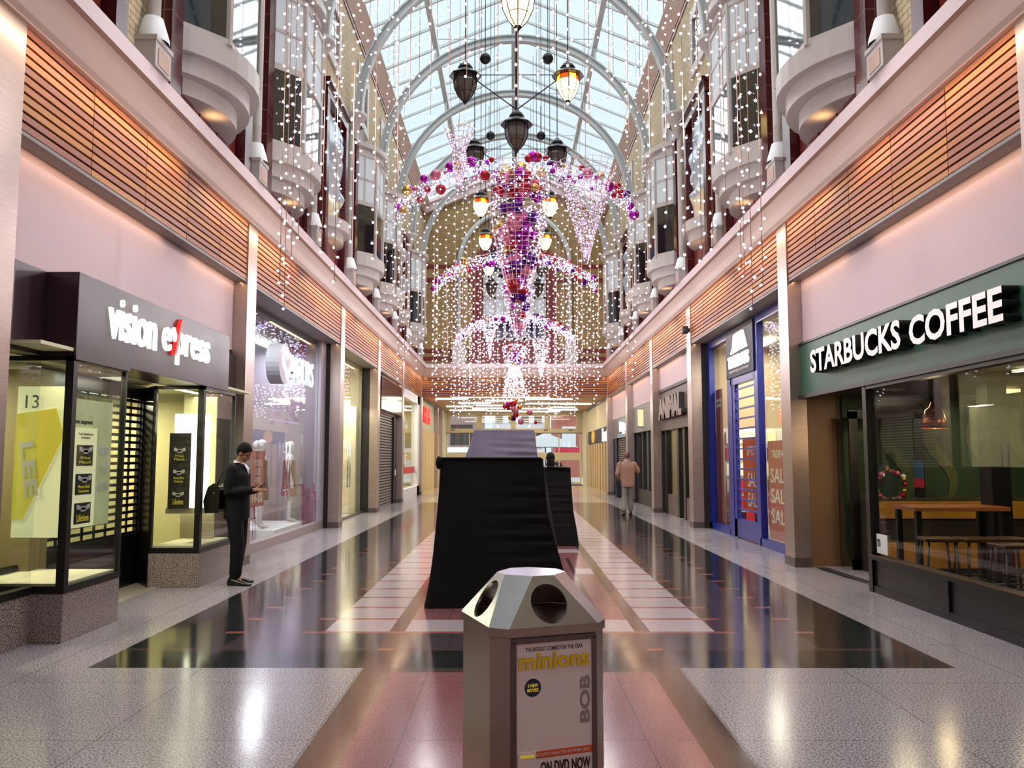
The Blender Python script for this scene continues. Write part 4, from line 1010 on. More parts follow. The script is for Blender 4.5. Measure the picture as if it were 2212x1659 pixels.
for k, (x0, y0_) in enumerate(((4.55, 18.2), (5.45, 18.2), (5.6, 15.6), (6.35, 18.2))):
    t = thing('goods_shelf', (x0, y0_, 0), 'stocked shelf unit inside the blue framed shop', 'shelf unit', 'shelf units in the blue framed shop')
    MB().box(x0, x0 + .85, y0_, y0_ + .35, 0, 2.2).build('carcass', M['paper'], t)
    for z in range(6):
        for q in range(4):
            MB().box(x0 + .04 + q * .2, x0 + .22 + q * .2, y0_ - .08, y0_, .12 + z * .35, .38 + z * .35).build('goods', [M['red'], M['orange'], M['postery'], M['navy'], M['woodC'], M['paper']][R.randrange(6)], t)
for yy in (13.6, 15.6, 17.6): shoplight(1, yy, 5.3, 4.0, 1.2, M['shopl'], 70, (1, .92, .76), 'the blue framed shop')
# small camera fixed on the timber
t = thing('security_camera', (3.95, 18.9, 4.35), 'small dark camera fixed to the timber above a pillar', 'security camera')
MB().box(3.97, 3.90, 18.7, 18.78, 4.42, 4.5).build('bracket', M['dark'], t)
MB().box(3.93, 3.80, 18.66, 18.82, 4.38, 4.55).build('body', M['dark'], t, bevel=.02)

# ---- right 3 ---------------------------------------------------------------------------------
room(1, 19.1, 23.8, 7.4, 3.3, mat('warm_display_wall', 'a89870', .6), FY, M['cream'], a0=4.4)
upper_panel(1, 19.07, 23.85, 3.42)
t = thing('shop_sign', (4.2, 21.5, 2.3), 'brown grey fascia with thick raised letters, third right shop', 'shop sign')
MB().box(4.18, 4.4, 19.07, 23.85, 2.32, 3.42).build('fascia', M['greyb'], t)
MB().box(4.14, 4.4, 19.07, 23.85, 3.40, 3.48).build('fascia_edge', M['dark'], t)
text('lettering', 'ANIMAL', (4.18, 21.8, 2.9), RT[1], UPV, 3.2, .58, mat('stone_letter', '96807a', .5), t, ext=.14, bold=.07, spacing=.95, side=M['dark'])
t = thing('shop_window', (4.3, 21.5, 0), 'shop front with four dark posts above grey risers, third right shop', 'shop window')
b = MB()
for yy in (23.4, 21.7, 20.9, 19.1): b.box(4.26, 4.40, yy, yy + .25, 0, 2.32)
b.build('post', M['black'], t)
MB().box(4.28, 4.42, 19.3, 20.9, 0, .55).box(4.28, 4.42, 21.95, 23.4, 0, .55).build('riser', M['greyb'], t)
panebox(1, 4.34, 19.3, 23.4, .55, 2.32, t)
t = flat_sign('poster', (4.5, 22.7, 1.4), RT[1], .8, 1.3, mat('faded_photo', 'b09a90', .6, noise=(4, .6, (1, 1, 1))), 'tall faded photograph in the third right shop window', 'poster', [])
for k in range(3):
    for q in range(3):
        MB().box(5.0 + k * .5, 5.3 + k * .5, 19.6 + q * .5, 20.0 + q * .5, .6 + q * .3, 1.1 + q * .3).build('gift_box', [M['woodC'], M['paper'], M['mustard']][(k + q) % 3], label='box stacked in the third right shop window', cat='box', group='boxes in the third right window')
MB().box(4.8, 6.6, 19.4, 21.2, 0, .6).build('display_plinth', M['paper'], label='pale plinth carrying boxes in the third right shop window', cat='display stand')
for yy in (20.2, 22.6): shoplight(1, yy, 5.6, 3.2, 1.2, M['shopl'], 40, (1, .88, .62), 'the third right shop')

# ---- right 4 ---------------------------------------------------------------------------------
upper_panel(1, 24.27, 29.2, 3.3)
room(1, 24.3, 29.1, 6.5, 3.3, M['dark'], FY, M['dark'], a0=4.5)
t = thing('shop_sign', (4.2, 26.8, 2.4), 'plain grey fascia with one thin projecting sign, fourth right shop', 'shop sign')
MB().box(4.18, 4.4, 24.27, 29.2, 2.42, 3.3).build('fascia', M['grey'], t)
MB().box(3.98, 4.18, 26.9, 27.0, 2.55, 3.15).build('projecting_sign', M['black'], t)
MB().box(3.985, 4.175, 26.89, 26.895, 2.57, 3.13).build('sign_face', M['postery'], t)
t = thing('display_screen', (4.35, 26, .6), 'tall glowing green and blue screen in the fourth right shop', 'display screen')
MB().box(4.42, 4.44, 24.9, 26.6, .55, 2.35).build('screen', emis('green_screen', '28a070', .9), t)
MB().box(4.40, 4.42, 25.55, 25.85, .8, 1.95).build('blue_band', emis('blue_screen', '2868e0', 1.0), t)
MB().box(4.40, 4.42, 25.25, 25.4, .75, 2.0).build('pale_band', emis('salmon_screen', 'd8a088', .9), t)
t = thing('shop_window', (4.3, 26.7, 0), 'dark framed shop front, fourth right shop', 'shop window')
b = MB().box(4.28, 4.42, 24.27, 29.2, 0, .5)
for yy in (24.3, 26.65, 27.8, 28.9): b.box(4.28, 4.44, yy, yy + .2, .5, 2.42)
b.build('frame', M['dark'], t)
panebox(1, 4.34, 24.5, 29.0, .5, 2.42, t)
lamp('shop_lamp', 'AREA', (5.3, 27.8, 3.2), (0, 0, 0), 20, (.9, .95, 1), shape='SQUARE', size=.6)

# ---- right 5 ---------------------------------------------------------------------------------
upper_panel(1, 29.62, 35.3, 3.15)
t = thing('shop_sign', (4.2, 32.3, 2.3), 'glossy dark fascia with glowing white script lettering, last right shop', 'shop sign')
MB().box(4.18, 4.4, 29.62, 35.3, 2.35, 3.15).build('fascia', mat('glossy_dark_fascia', '38343a', .1, spec=.9), t)
text('lettering', 'Lipsy', (4.18, 31.6, 2.72), RT[1], UPV, 2.4, .5, M['ledw'], t, ext=.05, bold=.02)
t = thing('roller_shutter', (4.3, 32.5, 0), 'brownish closed roller shutter under the glossy dark fascia', 'roller shutter')
b = MB()
z = 0
while z < 2.3: b.xprism([(4.34, z), (4.28, z + .01), (4.28, z + .07), (4.34, z + .08)], 'y', 29.62, 34.3); z += .09
b.build('curtain', mat('olive_grey_shutter', '6e665a', .45, metal=.3), t)
MB().box(4.22, 4.4, 34.3, 35.3, 0, 2.35).build('rail', M['navy'], t)
MB().box(4.36, 4.5, 29.6, 35.3, 0, 3.1).build('wall_right_shop', M['dark'], kind='structure')

# ---- right passage ---------------------------------------------------------------------------
MB().box(4.2, 4.35, 35.72, 47.4, 2.95, 4.2).build('wall_right_passage_panel', M['cream'], kind='structure')
t = thing('shop_sign', (4.15, 39, 2.3), 'dark passage fascia with white letter shapes and gold emblem', 'shop sign')
MB().box(4.15, 4.3, 35.72, 46.5, 2.3, 2.98).build('fascia', M['navy'], t)
text('lettering', 'boots', (4.15, 37.6, 2.62), RT[1], UPV, 2.6, .62, M['ledw'], t, ext=.05, bold=.04)
MB().xprism([(43.2 + .75 * math.cos(q), 2.64 + .31 * math.sin(q)) for q in [2 * math.pi * i / 20 for i in range(20)]], 'x', 4.08, 4.15).build('gold_emblem', mat('gold_emblem_paint', 'c89a20', .4, emit='c89a20', es=.3), t)
b = MB()
for k in range(9): b.box(4.18, 4.34, 35.9 + k * 1.2, 36.75 + k * 1.2, 0, 2.3)
b.build('wall_right_passage_doors', mat('sandy_gold_panel', 'b89c68', .4), kind='structure')
MB().box(4.34, 4.4, 35.7, 47.4, 0, 2.9).build('wall_right_passage', M['brown'], kind='structure')
MB().box(-4.34, -4.4, 35.7, 47.4, 0, 2.9).build('wall_left_passage', M['brown'], kind='structure')
lamp('passage_fill_lamp', 'AREA', (0, 42, 4.2), (0, 0, 0), 260, (1, .88, .66), shape='RECTANGLE', size=5, size_y=8)
#PART3
# ------------------------------------------------------------------ draped stands
def drape(name, yf, yb_, xl0, xr0, zt, xl1, xr1, m, parent, seed=1, amp=.012, z0=.0, flare=.0, lean=.12):
    """cloth over a box: closed shape, narrower at the top, with shallow folds; (xl1,xr1) at the floor"""
    rr = random.Random(seed); nz = 44; per = []
    def ring(t):          # t 0 top .. 1 floor
        e = t ** 1.25 if t < .8 else t ** 1.25 + (t - .8) * flare
        xl = xl0 + (xl1 - xl0) * e; xr = xr0 + (xr1 - xr0) * e; yf_ = yf + lean * (1 - e); yb2 = yb_ - lean * (1 - e)
        r = .05; pts = []
        n1, n2 = 40, 24
        for i in range(n1): pts.append([xl + (xr - xl) * i / n1, yf_, 0])
        for i in range(n2): pts.append([xr, yf_ + (yb2 - yf_) * i / n2, 1])
        for i in range(n1): pts.append([xr - (xr - xl) * i / n1, yb2, 2])
        for i in range(n2): pts.append([xl, yb2 - (yb2 - yf_) * i / n2, 3])
        return pts
    vs = []
    ph = [rr.uniform(0, 6.28) for _ in range(6)]
    N = 0
    for k in range(nz + 1):
        t = k / nz; z = z0 + (zt - z0) * (1 - t)
        pts = ring(t); N = len(pts)
        for i, (x, y, sd) in enumerate(pts):
            u = i / N; f = min(1, t * 5) 
            if sd == 0:
                uu = (x - xl1) / (xr1 - xl1)
                g = max(0, uu - .35) ** .8 * max(0, math.sin(math.pi * min(1, t * 1.15)))   # horizontal tension folds to one side
                d = amp * 1.2 * g * (math.sin(z * 70 + uu * 3 + ph[0]) + .7 * math.sin(z * 43 - uu * 4)) + amp * .5 * math.sin(uu * 9 + z * 2 + ph[1])
                y += d * f
            elif sd == 1: x += f * amp * 1.6 * math.sin(y * 11 + z * 3 + ph[2]) * (.3 + t)
            elif sd == 3: x += f * amp * 1.6 * math.sin(y * 9 + ph[3]) * (.3 + t)
            vs.append((x, y, z))
    b = MB().add(vs, [[k * N + i, (k + 1) * N + i, (k + 1) * N + (i + 1) % N, k * N + (i + 1) % N] for k in range(nz) for i in range(N)], 0, True)
    b.f.append(list(range(N))); b.m.append(0); b.sm.append(False)
    return b.build(name, m, parent)
t = thing('draped_kiosk', (-.3, 9.7, 0), 'tall kiosk wholly draped in black cloth, grey lilac cloth over its raised back', 'covered kiosk')
drape('black_cover', 8.74, 10.9, -.83, .26, 1.545, -.95, .50, M['cloth'], t, 1, .024, flare=.45)
drape('grey_cover', 10.2, 11.3, -.55, .20, 1.90, -.75, .27, M['lilac'], t, 4, .009, z0=1.3, lean=.1)
MB().ball((-.85, 8.85, 1.50), (.035, .04, .07), 10, 8).tube([(-.83, 8.86, 1.545), (.24, 8.86, 1.545)], .014, 8).build('cloth_knot', M['cloth'], t)
t = thing('draped_kiosk', (.1, 15.6, 0), 'second black draped kiosk standing beyond and right of the first', 'covered kiosk')
drape('black_cover', 14.85, 16.3, -.85, .97, 1.385, -.95, 1.07, M['cloth'], t, 9, .016, flare=.2)
MB().tube([(.55, 14.95, 1.39), (.96, 14.95, 1.36)], .02, 8).build('cloth_knot', M['cloth'], t)

# ------------------------------------------------------------------ litter bin
BT = math.radians(20); BX, BY = .015, 3.52
def octo(W, c):
    h = W / 2 + c / math.sqrt(2); a = W / 2
    return [(BX + x * math.cos(BT) - y * math.sin(BT), BY + x * math.sin(BT) + y * math.cos(BT)) for x, y in [(-a, -h), (a, -h), (h, -a), (h, a), (a, h), (-a, h), (-h, a), (-h, -a)]]
bin_ = thing('litter_bin', (BX, BY, 0), 'stainless litter bin with faceted lid and film poster panel', 'litter bin')
MB().prism(octo(.36, .086), .012, .865).build('body', M['silverb'], bin_, bevel=.003)
MB().prism(octo(.345, .084), 0, .02).build('foot', M['black'], bin_)
sh = octo(.372, .088); tp = octo(.09, .125)
MB().prism(sh, .865, .90).build('collar', M['silverb'], bin_, bevel=.002)
# lid: big faces carry round openings
lid = MB(); ins = MB()
for i in range(8):
    A, B = Vector((*sh[i], .90)), Vector((*sh[(i + 1) % 8], .90)); Cc, D = Vector((*tp[(i + 1) % 8], 1.078)), Vector((*tp[i], 1.078))
    if i % 2 == 1: lid.add([A, B, Cc, D], [(0, 1, 2, 3)]); continue
    cen = (A + B) * .28 + (Cc + D) * .22; u = (B - A).normalized(); n = (B - A).cross(D - A).normalized(); v = n.cross(u); n_ = 40; rr_ = .083
    base = []
    loop = [A, B, Cc, D]
    # outer loop resampled to n_ points by angle
    def hit(a):
        d = Vector((math.cos(a), math.sin(a))); best = None
        for q in range(4):
            p, r_ = loop[q] - cen, loop[(q + 1) % 4] - cen
            p2 = Vector((p.dot(u), p.dot(v))); r2 = Vector((r_.dot(u), r_.dot(v))); e = r2 - p2
            den = d.x * e.y - d.y * e.x
            if abs(den) < 1e-9: continue
            t_ = (p2.x * e.y - p2.y * e.x) / den; s_ = (p2.x * d.y - p2.y * d.x) / den
            if t_ > 0 and -1e-6 <= s_ <= 1 + 1e-6: best = t_ if best is None else min(best, t_)
        return best
    angs = [2 * math.pi * k / n_ for k in range(n_)] + [math.atan2((q - cen).dot(v), (q - cen).dot(u)) % (2 * math.pi) for q in loop]
    angs = sorted(angs); m_ = len(angs)
    out = [cen + (u * math.cos(a) + v * math.sin(a)) * hit(a) for a in angs]
    inn = [cen + (u * math.cos(a) * rr_ * .92 + v * math.sin(a) * rr_) for a in angs]
    lip = [p - n * .012 for p in inn]
    lid.add(out + inn + lip, [[k, (k + 1) % m_, m_ + (k + 1) % m_, m_ + k] for k in range(m_)] + [[m_ + k, m_ + (k + 1) % m_, 2 * m_ + (k + 1) % m_, 2 * m_ + k] for k in range(m_)])
lid.add([(*p, 1.078) for p in tp], [list(range(8))])
lid.build('lid', M['silver'], bin_)
si = octo(.35, .085); ti = octo(.07, .11)
ins.add([(*p, .905) for p in si] + [(*p, 1.06) for p in ti], [[i, (i + 1) % 8, 8 + (i + 1) % 8, 8 + i] for i in range(8)] + [list(range(8))])
# dark liner is seen through the openings: a floor and the inner bucket only
MB().prism(octo(.34, .08), .84, .86).build('liner', M['black'], bin_)
# poster panel on the right-hand big face
A, B = Vector((*octo(.36, .086)[0], 0)), Vector((*octo(.36, .086)[1], 0)); u = (B - A).normalized(); nn = Vector((u.y, -u.x, 0)); fc = (A + B) / 2
def fp(du, z, dn): return fc + u * du + Vector((0, 0, z)) + nn * dn
f = MB()
for (du, z, hu, hz) in ((0, .852, .176, .010), (0, .06, .176, .010), (-.168, .455, .010, .40), (.168, .455, .010, .40)): f.obox(fp(du, z, .004), u, nn, UPV, hu, .008, hz)
f.build('poster_frame', M['steeld'], bin_)
pb = MB().obox(fp(0, .455, .003), u, nn, UPV, .159, .003, .39).build('poster', M['paper'], bin_, label='white film poster with yellow title')
text('lettering', 'THE BIGGEST COMEDY OF THE YEAR', fp(0.0, .818, .006), u, UPV, .24, .016, M['ink'], pb, ext=.001, bold=.01)
text('lettering', 'minions', fp(0, .773, .006), u, UPV, .295, .062, M['yelp'] if 'yelp' in M else mat('yellow_title_ink', 'e8cc10', .5), pb, ext=.004, bold=.03, spacing=.98, side=mat('brown_title_edge', '7a5a20', .6))
text('lettering', 'BOB', fp(.128, .615, .006), (0, 0, 1), -u, .18, .044, mat('grey_print', '96928c', .6), pb, ext=.001, bold=.04)
MB().add([fp(-.09 + .034 * math.cos(q), 0.675 + .034 * math.sin(q), .0065) for q in [2 * math.pi * k / 28 for k in range(28)]], [list(range(28))]).build('round_badge', mat('dark_blue_print', '1c2c4c', .5), pb)
text('lettering', '3 NEW\nMOVIES', fp(-.09, 0.675, .007), u, UPV, .046, .03, M['yel'], pb, ext=.001, bold=.02)
MB().obox(fp(.032, .425, .0065), u + Vector((0, 0, .0)), nn, UPV, .131, .001, .013).build('orange_strip', M['orange'], pb)
text('lettering', 'EXCLUSIVE CHARACTER ARTWORK ONLY', fp(.032, .425, .008), u, UPV, .23, .012, M['paper'], pb, ext=.001)
text('lettering', 'ON DVD NOW', fp(.045, .375, .007), u, UPV, .21, .045, M['ink'], pb, ext=.001, bold=.03)
MB().obox(fp(-.115, .385, .008), u, nn, UPV, .036, .003, .055).build('disc_case', M['paper'], pb)
MB().obox(fp(-.115, .425, .012), u, nn, UPV, .028, .001, .005).build('case_band', M['yel'], pb)

# ------------------------------------------------------------------ lanterns
def lantern_mesh(lit):
    g = thing('hanging_lantern', (0, 0, 0))
    MB().lathe([(.02, .74), (.05, .72), (.06, .70), (.115, .66), (.135, .62), (.125, .60), (.125, .575), (.15, .565), (.165, .555), (.24, .50), (.285, .47), (.285, .455), (.20, .46)], (0, 0, 0), 8, smooth=False).build('cap', M['iron'], g)
    n = 8; prof = [(.185, .46), (.20, .36), (.185, .24), (.12, .10), (.05, .02)]
    for k in range(n):
        a0, a1 = 2 * math.pi * k / n, 2 * math.pi * (k + 1) / n
        if k == 0: top = MB(); mid = MB(); fr = MB()
        def P(r, z, a): return (r * math.cos(a), r * math.sin(a), z)
        for j in range(4):
            (r0, z0), (r1, z1) = prof[j], prof[j + 1]
            m_ = (0 if k % 2 else 1) if j == 0 else 2
            mid.add([P(r0, z0, a0), P(r0, z0, a1), P(r1, z1, a1), P(r1, z1, a0)], [(0, 1, 2, 3)], m_)
        fr.tube([P(r + .004, z, a0) for r, z in prof], .007, 5)
    for (r, z) in ((.188, .46), (.150, .17)): fr.tube([(r * math.cos(2 * math.pi * k / 8), r * math.sin(2 * math.pi * k / 8), z) for k in range(8)], .007, 5, closed=True)
    mid.build('lantern_glass', [M['lanr'], M['lany'], M['lanw']] if lit else [M['gdark']] * 3, g)
    fr.build('glazing_bars', M['iron'], g)
    MB().lathe([(.05, .03), (.045, 0), (.012, -.04), (.0, -.07)], (0, 0, 0), 8).build('finial', M['iron'], g)
    return g
pl_, pd_ = lantern_mesh(True), lantern_mesh(False)
used = {True: False, False: False}
def put_lantern(x, y, z, lit, label, group):
    src = pl_ if lit else pd_
    if used[lit]: o = copy_tree(src, loc=(x, y, z))
    else: used[lit] = True; o = src; o.location = (x, y, z)
    tag(o, label, 'lantern', group)
    MB().tube([(x, y, z + .72), (x, y, 14.1 if abs(x) < .3 else rz(x) - .1)], .009, 5).build('lantern_cable', M['iron'], o)
    if lit: lamp('lantern_bulb', 'POINT', (x, y, z + .25), (0, 0, 0), 40, (1, .75, .4), shadow_soft_size=.12)
ROWN = ['nearest', 'second', 'third', 'fourth', 'fifth', 'sixth', 'seventh', 'eighth']
lit_state = {-1: (1, 1, 1), 0: (0, 1, 0), 1: (0, 0, 0), 2: (1, 1, 1), 3: (1, 1, 1), 4: (1, 0, 1), 5: (0, 0, 0), 6: (1, 1, 1)}
for k in range(-1, 6):
    y = 14.0 + 3.5 * k if k > -1 else 9.87; sl = lit_state[k]; rn = ROWN[k + 1]
    put_lantern(-.9, y, 7.76, bool(sl[0]), '%s iron lantern on the left of the %s hanging cluster from the camera' % ('glowing' if sl[0] else 'unlit', rn), 'hanging lanterns')
    put_lantern(.9, y, 7.76, bool(sl[1]), '%s iron lantern on the right of the %s hanging cluster from the camera' % ('glowing' if sl[1] else 'unlit', rn), 'hanging lanterns')
    put_lantern(0, y, 6.88, bool(sl[2]), '%s iron lantern hanging lowest in the %s cluster from the camera' % ('glowing' if sl[2] else 'unlit', rn), 'hanging lanterns')
    b = MB().tube([(-.9, y, 8.3), (.0, y, 7.62)], .011, 5).tube([(.9, y, 8.3), (0, y, 7.62)], .011, 5).tube([(-.9, y, 8.25), (.9, y, 8.25)], .008, 5)
    b.build('lantern_spreader', M['iron'], label='thin iron rods joining the %s lantern cluster from the camera' % rn, cat='spreader rods', group='lantern spreaders')
    for x in (-.55, .55):
        MB().tube([(x, y, 8.6), (x, y, 13.9)], .006, 4).ball((x, y, 8.55), .1, 10, 6).build('counterweight', M['iron'], label='small dark ball weight on a cable beside the %s lantern cluster from camera' % rn, cat='counterweight', group='ball weights by the lanterns')

# ------------------------------------------------------------------ festive garlands and light curtains
BM = [M['bmag'], M['bpur'], M['bred'], M['bgold'], M['bmag'], M['bpink'], M['bred']]
def ball_mesh(m):
    me = bpy.data.meshes.new('bauble'); b = MB().ball((0, 0, 0), 1, 14, 9).lathe([(.16, .95), (.16, 1.12), (0, 1.12)], (0, 0, 0), 8)
    me.from_pydata(b.v, [], b.f); me.materials.append(m)
    for p in me.polygons: p.use_smooth = True
    return me
BME = [ball_mesh(m) for m in BM]
def bauble(parent, c, r, k=None, top=None):
    o = bpy.data.objects.new('bauble', BME[R.randrange(len(BME)) if k is None else k]); COL.objects.link(o)
    o.scale = (r, r, r)
    if parent is not None: o.parent = parent; o.location = Vector(c) - wloc(parent)
    else: o.location = c
    return o
def lights_in(name, parent, pts, r, mats=(0,), kind='stuff'):
    b = MB()
    for p in pts: b.octa(p, r * R.uniform(.75, 1.25), R.choice(mats))
    return b.build(name, [M['bulb'], M['bulbv']], parent, kind=kind)
ARC = [(8.3, 6.62, 2.46, 'nearest'), (16.8, 6.62, 2.5, 'second'), (24.3, 6.55, 2.46, 'third'), (33.2, 6.25, 2.42, 'furthest')]
def arcz(x, z0, W): return z0 + .98 * (1 - (x / W) ** 2) ** .8 if abs(x) < W else z0
DEPTH = {}
for gi, (y, z0, W, nm) in enumerate(ARC):
    t = thing('light_garland', (0, y, z0), 'arched garland of white lights and coloured baubles, %s arch from the camera' % nm, 'garland', 'festive garland arches')
    fr = MB(); n = 36; xs = [-W + 2 * W * i / n for i in range(n + 1)]
    for (dy, dz) in ((-.16, .14), (.16, .14), (0, -.14)): fr.tube([(x, y + dy, arcz(x, z0, W) + dz) for x in xs], .009, 5)
    for i in range(0, n + 1, 2):
        x = xs[i]; z = arcz(x, z0, W); fr.tube([(x, y - .16, z + .14), (x, y + .16, z + .14), (x, y, z - .14)], .006, 4, closed=True)
    for x in (-1.3, 1.3): fr.tube([(x, y, arcz(x, z0, W)), (x * 1.2, y, rz(x * 1.2) - .1)], .004, 4)
    fr.build('arch_frame', M['pinkwire'], t)
    tn = MB(); pts = []
    rb = [.013, .016, .019, .022][gi]
    for _ in range(820):
        x = R.uniform(-W, W); z = arcz(x, z0, W); th = R.uniform(0, 6.28); q = abs(R.gauss(.15, .07))
        p = Vector((x, y + q * math.cos(th), z + q * math.sin(th))); pts.append(p)
    for _ in range(700):
        x = R.uniform(-W, W); z = arcz(x, z0, W); th = R.uniform(0, 6.28); q = abs(R.gauss(.12, .06))
        c = Vector((x, y + q * math.cos(th), z + q * math.sin(th))); d = Vector((R.gauss(0, 1), R.gauss(0, 1), R.gauss(0, 1))).normalized() * R.uniform(.03, .09); e = Vector((R.gauss(0, 1), R.gauss(0, 1), R.gauss(0, 1))).normalized() * .008
        tn.add([c - d, c + e, c + d, c - e], [(0, 1, 2, 3)])
    tn.build('tinsel', M['tinsel'], t, kind='stuff')
    lights_in('garland_lights', t, pts, rb, (0, 0, 0, 1))
    for i in range(56 if gi < 3 else 34):
        x = -W + 2 * W * (i + R.uniform(.1, .9)) / (56 if gi < 3 else 34); th = R.uniform(0, 6.28); r = R.choice([.05, .06, .07, .085, .11])
        bauble(t, (x, y - .1 + .16 * math.cos(th), arcz(x, z0, W) + .19 * math.sin(th)), r)
    # curtain of strands
    N = [27, 34, 38, 31][gi]
    proto = None; strands = []
    for i in range(N):
        x = -W * .985 + 2 * W * .985 * i / (N - 1) + R.uniform(-.05, .05)
        dy = R.choice([-.18, 0, .18]); zt = arcz(x, z0, W) - .05
        if gi == 0:
            if abs(x) > 1.25: zb = R.uniform(3.15, 3.9)
            else: zb = R.uniform(4.9, 5.6)
        else: zb = R.uniform(3.15, 3.8)
        if gi == 1 and abs(x) < .75: continue
        tt = thing('light_string', (x, y + dy, zb), 'string of small white lights hanging below the %s garland arch from the camera' % nm, 'light string', 'light strings under the %s garland arch' % nm)
        wr = MB().tube([(x, y + dy, zb), (x, y + dy, zt)], .0035, 4); wr.build('light_wire', M['wire'], tt)
        step = [.125, .13, .13, .14][gi]; z = zb; pp = []; ang = 0
        while z < zt:
            ang += 2.1; o_ = .03 if gi == 0 else .04
            pp.append((x + o_ * math.cos(ang), y + dy + o_ * math.sin(ang) , z)); z += step * R.uniform(.75, 1.25)
        if gi == 0:
            for p in pp:
                o = bpy.data.objects.new('light_bulb', BULB) if 'BULB' in globals() else None
                if o is None:
                    bb = MB().ball((0, 0, 0), .0135, 8, 6).tube([(0, 0, .008), (0, 0, .03)], .004, 4, 1); me = bpy.data.meshes.new('light_bulb'); me.from_pydata(bb.v, [], bb.f)
                    me.materials.append(M['bulb']); me.materials.append(M['wire'])
                    for q_, mi in zip(me.polygons, bb.m): q_.material_index = mi
                    BULB = me; o = bpy.data.objects.new('light_bulb', BULB)
                COL.objects.link(o); o.parent = tt; o.location = Vector(p) - wloc(tt); o.rotation_euler = (0, R.uniform(-1.5, 1.5), R.uniform(0, 6))
        else: lights_in('light_bulbs', tt, pp, [0, .019, .022, .025][gi])
# side strands from the roof nearest the camera, over the upper walls
for s in (-1, 1):
    for i, (x, y, zb) in enumerate(((2.75, 9.6, 3.3), (2.95, 10.6, 3.9), (2.62, 10.2, 4.6), (3.1, 12.2, 5.9), (2.9, 12.8, 5.4), (3.2, 14.6, 5.8), (2.7, 13.8, 6.4), (2.3, 12.4, 7.4), (2.1, 13.6, 8.0), (1.8, 14.8, 8.6), (1.3, 13.0, 8.4), (2.95, 18.5, 4.9), (3.05, 20.2, 5.2), (3.05, 22.0, 5.0))):
        x *= s; zt = rz(x) - .05 if y < 99 else 12
        tt = thing('light_string', (x, y, zb), 'long string of white lights hanging from the glass roof beside the upper wall', 'light string', 'long light strings from the roof')
        MB().tube([(x, y, zb), (x, y, zt)], .0045, 4).build('light_wire', M['wire'], tt)
        z = zb; pp = []; ang = i
        while z < zt: ang += 2.1; pp.append((x + .03 * math.cos(ang), y + .03 * math.sin(ang), z)); z += R.uniform(.13, .24)
        lights_in('light_bulbs', tt, pp, .020)
def basket(y, prof, x=0, nb=26, label='', nl=260, rb=.02, grid=16, wire='pinkwire', brange=(.07, .15), name='bauble_basket', cat='hanging basket', bulbm=(0, 0, 1), x_open=True):
    zs = [p[1] for p in prof]; z0, z1 = min(zs), max(zs)
    t = thing(name, (x, y, z0), label, cat)
    def rad(z):
        for (ra, za), (rb_, zb_) in zip(prof, prof[1:]):
            if zb_ <= z <= za: return rb_ + (ra - rb_) * (z - zb_) / max(1e-6, za - zb_)
        return prof[-1][0]
    g = MB()
    for k in range(grid):
        a = 2 * math.pi * k / grid; g.tube([(x + r * math.cos(a), y + r * math.sin(a), z) for r, z in prof], .0055, 4)
    z = z0
    while z < z1:
        r = rad(z)
        if r > .03: g.tube([(x + r * math.cos(2 * math.pi * k / 20), y + r * math.sin(2 * math.pi * k / 20), z) for k in range(20)], .0055, 4, closed=True)
        z += .09
    g.tube([(x, y, z1), (x, y, rz(x) - .1)], .005, 4)
    g.build('wire_mesh', M[wire], t)
    for k in range(nb):
        z = R.uniform(z0 + .15, z1 - .05); r = rad(z); br = min(R.uniform(*brange), r * .8 + .02); q = max(0, r - br * .8) * R.uniform(.55, 1); a = R.uniform(0, 6.28)
        bauble(t, (x + q * math.cos(a), y + q * math.sin(a), z), br)
    pts = []
    for k in range(nl):
        z = z0 + (z1 - z0) * R.random() ** .8; r = rad(z) * R.uniform(.75, 1.08); a = R.uniform(0, 6.28); pts.append((x + r * math.cos(a), y + r * math.sin(a), z))
    lights_in('basket_lights', t, pts, rb, bulbm)
    return t
basket(16.2, [(.2, 7.34), (.52, 7.22), (.63, 6.95), (.56, 6.45), (.50, 6.0), (.40, 5.5), (.26, 5.0), (.06, 4.5)], .05, 78, 'large wire cone crammed with red, purple and gold baubles, hanging in mid hall', 520, .02, 22, brange=(.09, .17))
basket(24.2, [(.15, 6.9), (.42, 6.8), (.5, 6.55), (.38, 6.0), (.24, 5.5), (.1, 5.1)], .1, 20, 'wire cone of baubles hanging at the third garland arch', 200, .022, 14)
basket(33.0, [(.2, 6.1), (.45, 6.0), (.5, 5.85), (.32, 5.3), (.2, 5.0)], 0, 22, 'short wire basket of red and purple baubles at the furthest arch', 240, .026, 14)
basket(32.8, [(.18, 5.2), (.34, 4.6), (.55, 3.95)], 0, 0, 'bell shaped skirt of white lights hanging under the furthest bauble basket', 380, .026, 16, name='light_bell', cat='hanging decoration', bulbm=(0,))
basket(16.0, [(.62, 7.35), (.45, 6.9), (.33, 6.4), (.17, 5.9), (.02, 5.35)], 1.38, 0, 'white spiral light cone pointing down, right of the big bauble cone', 620, .012, 22, name='light_cone', cat='light cone', bulbm=(0, 1))
basket(14.8, [(.30, 7.65), (.22, 7.45), (.12, 7.2), (.15, 7.0), (.08, 6.75), (.02, 6.4)], -1.05, 0, 'narrow hourglass light cone hanging left of the garland crown', 260, .012, 16, name='light_cone', cat='light cone', bulbm=(0, 1))
basket(32.9, [(.36, 6.3), (.24, 5.7), (.12, 5.2), (.02, 4.75)], 1.05, 0, 'small white light cone at the right of the furthest arch', 260, .02, 14, name='light_cone', cat='light cone', bulbm=(0,))
basket(33.0, [(.3, 6.9), (.16, 6.4), (.08, 6.1), (.02, 5.5)], -1.0, 0, 'small white light cone at the left of the furthest arch', 200, .02, 14, name='light_cone', cat='light cone', bulbm=(0,))
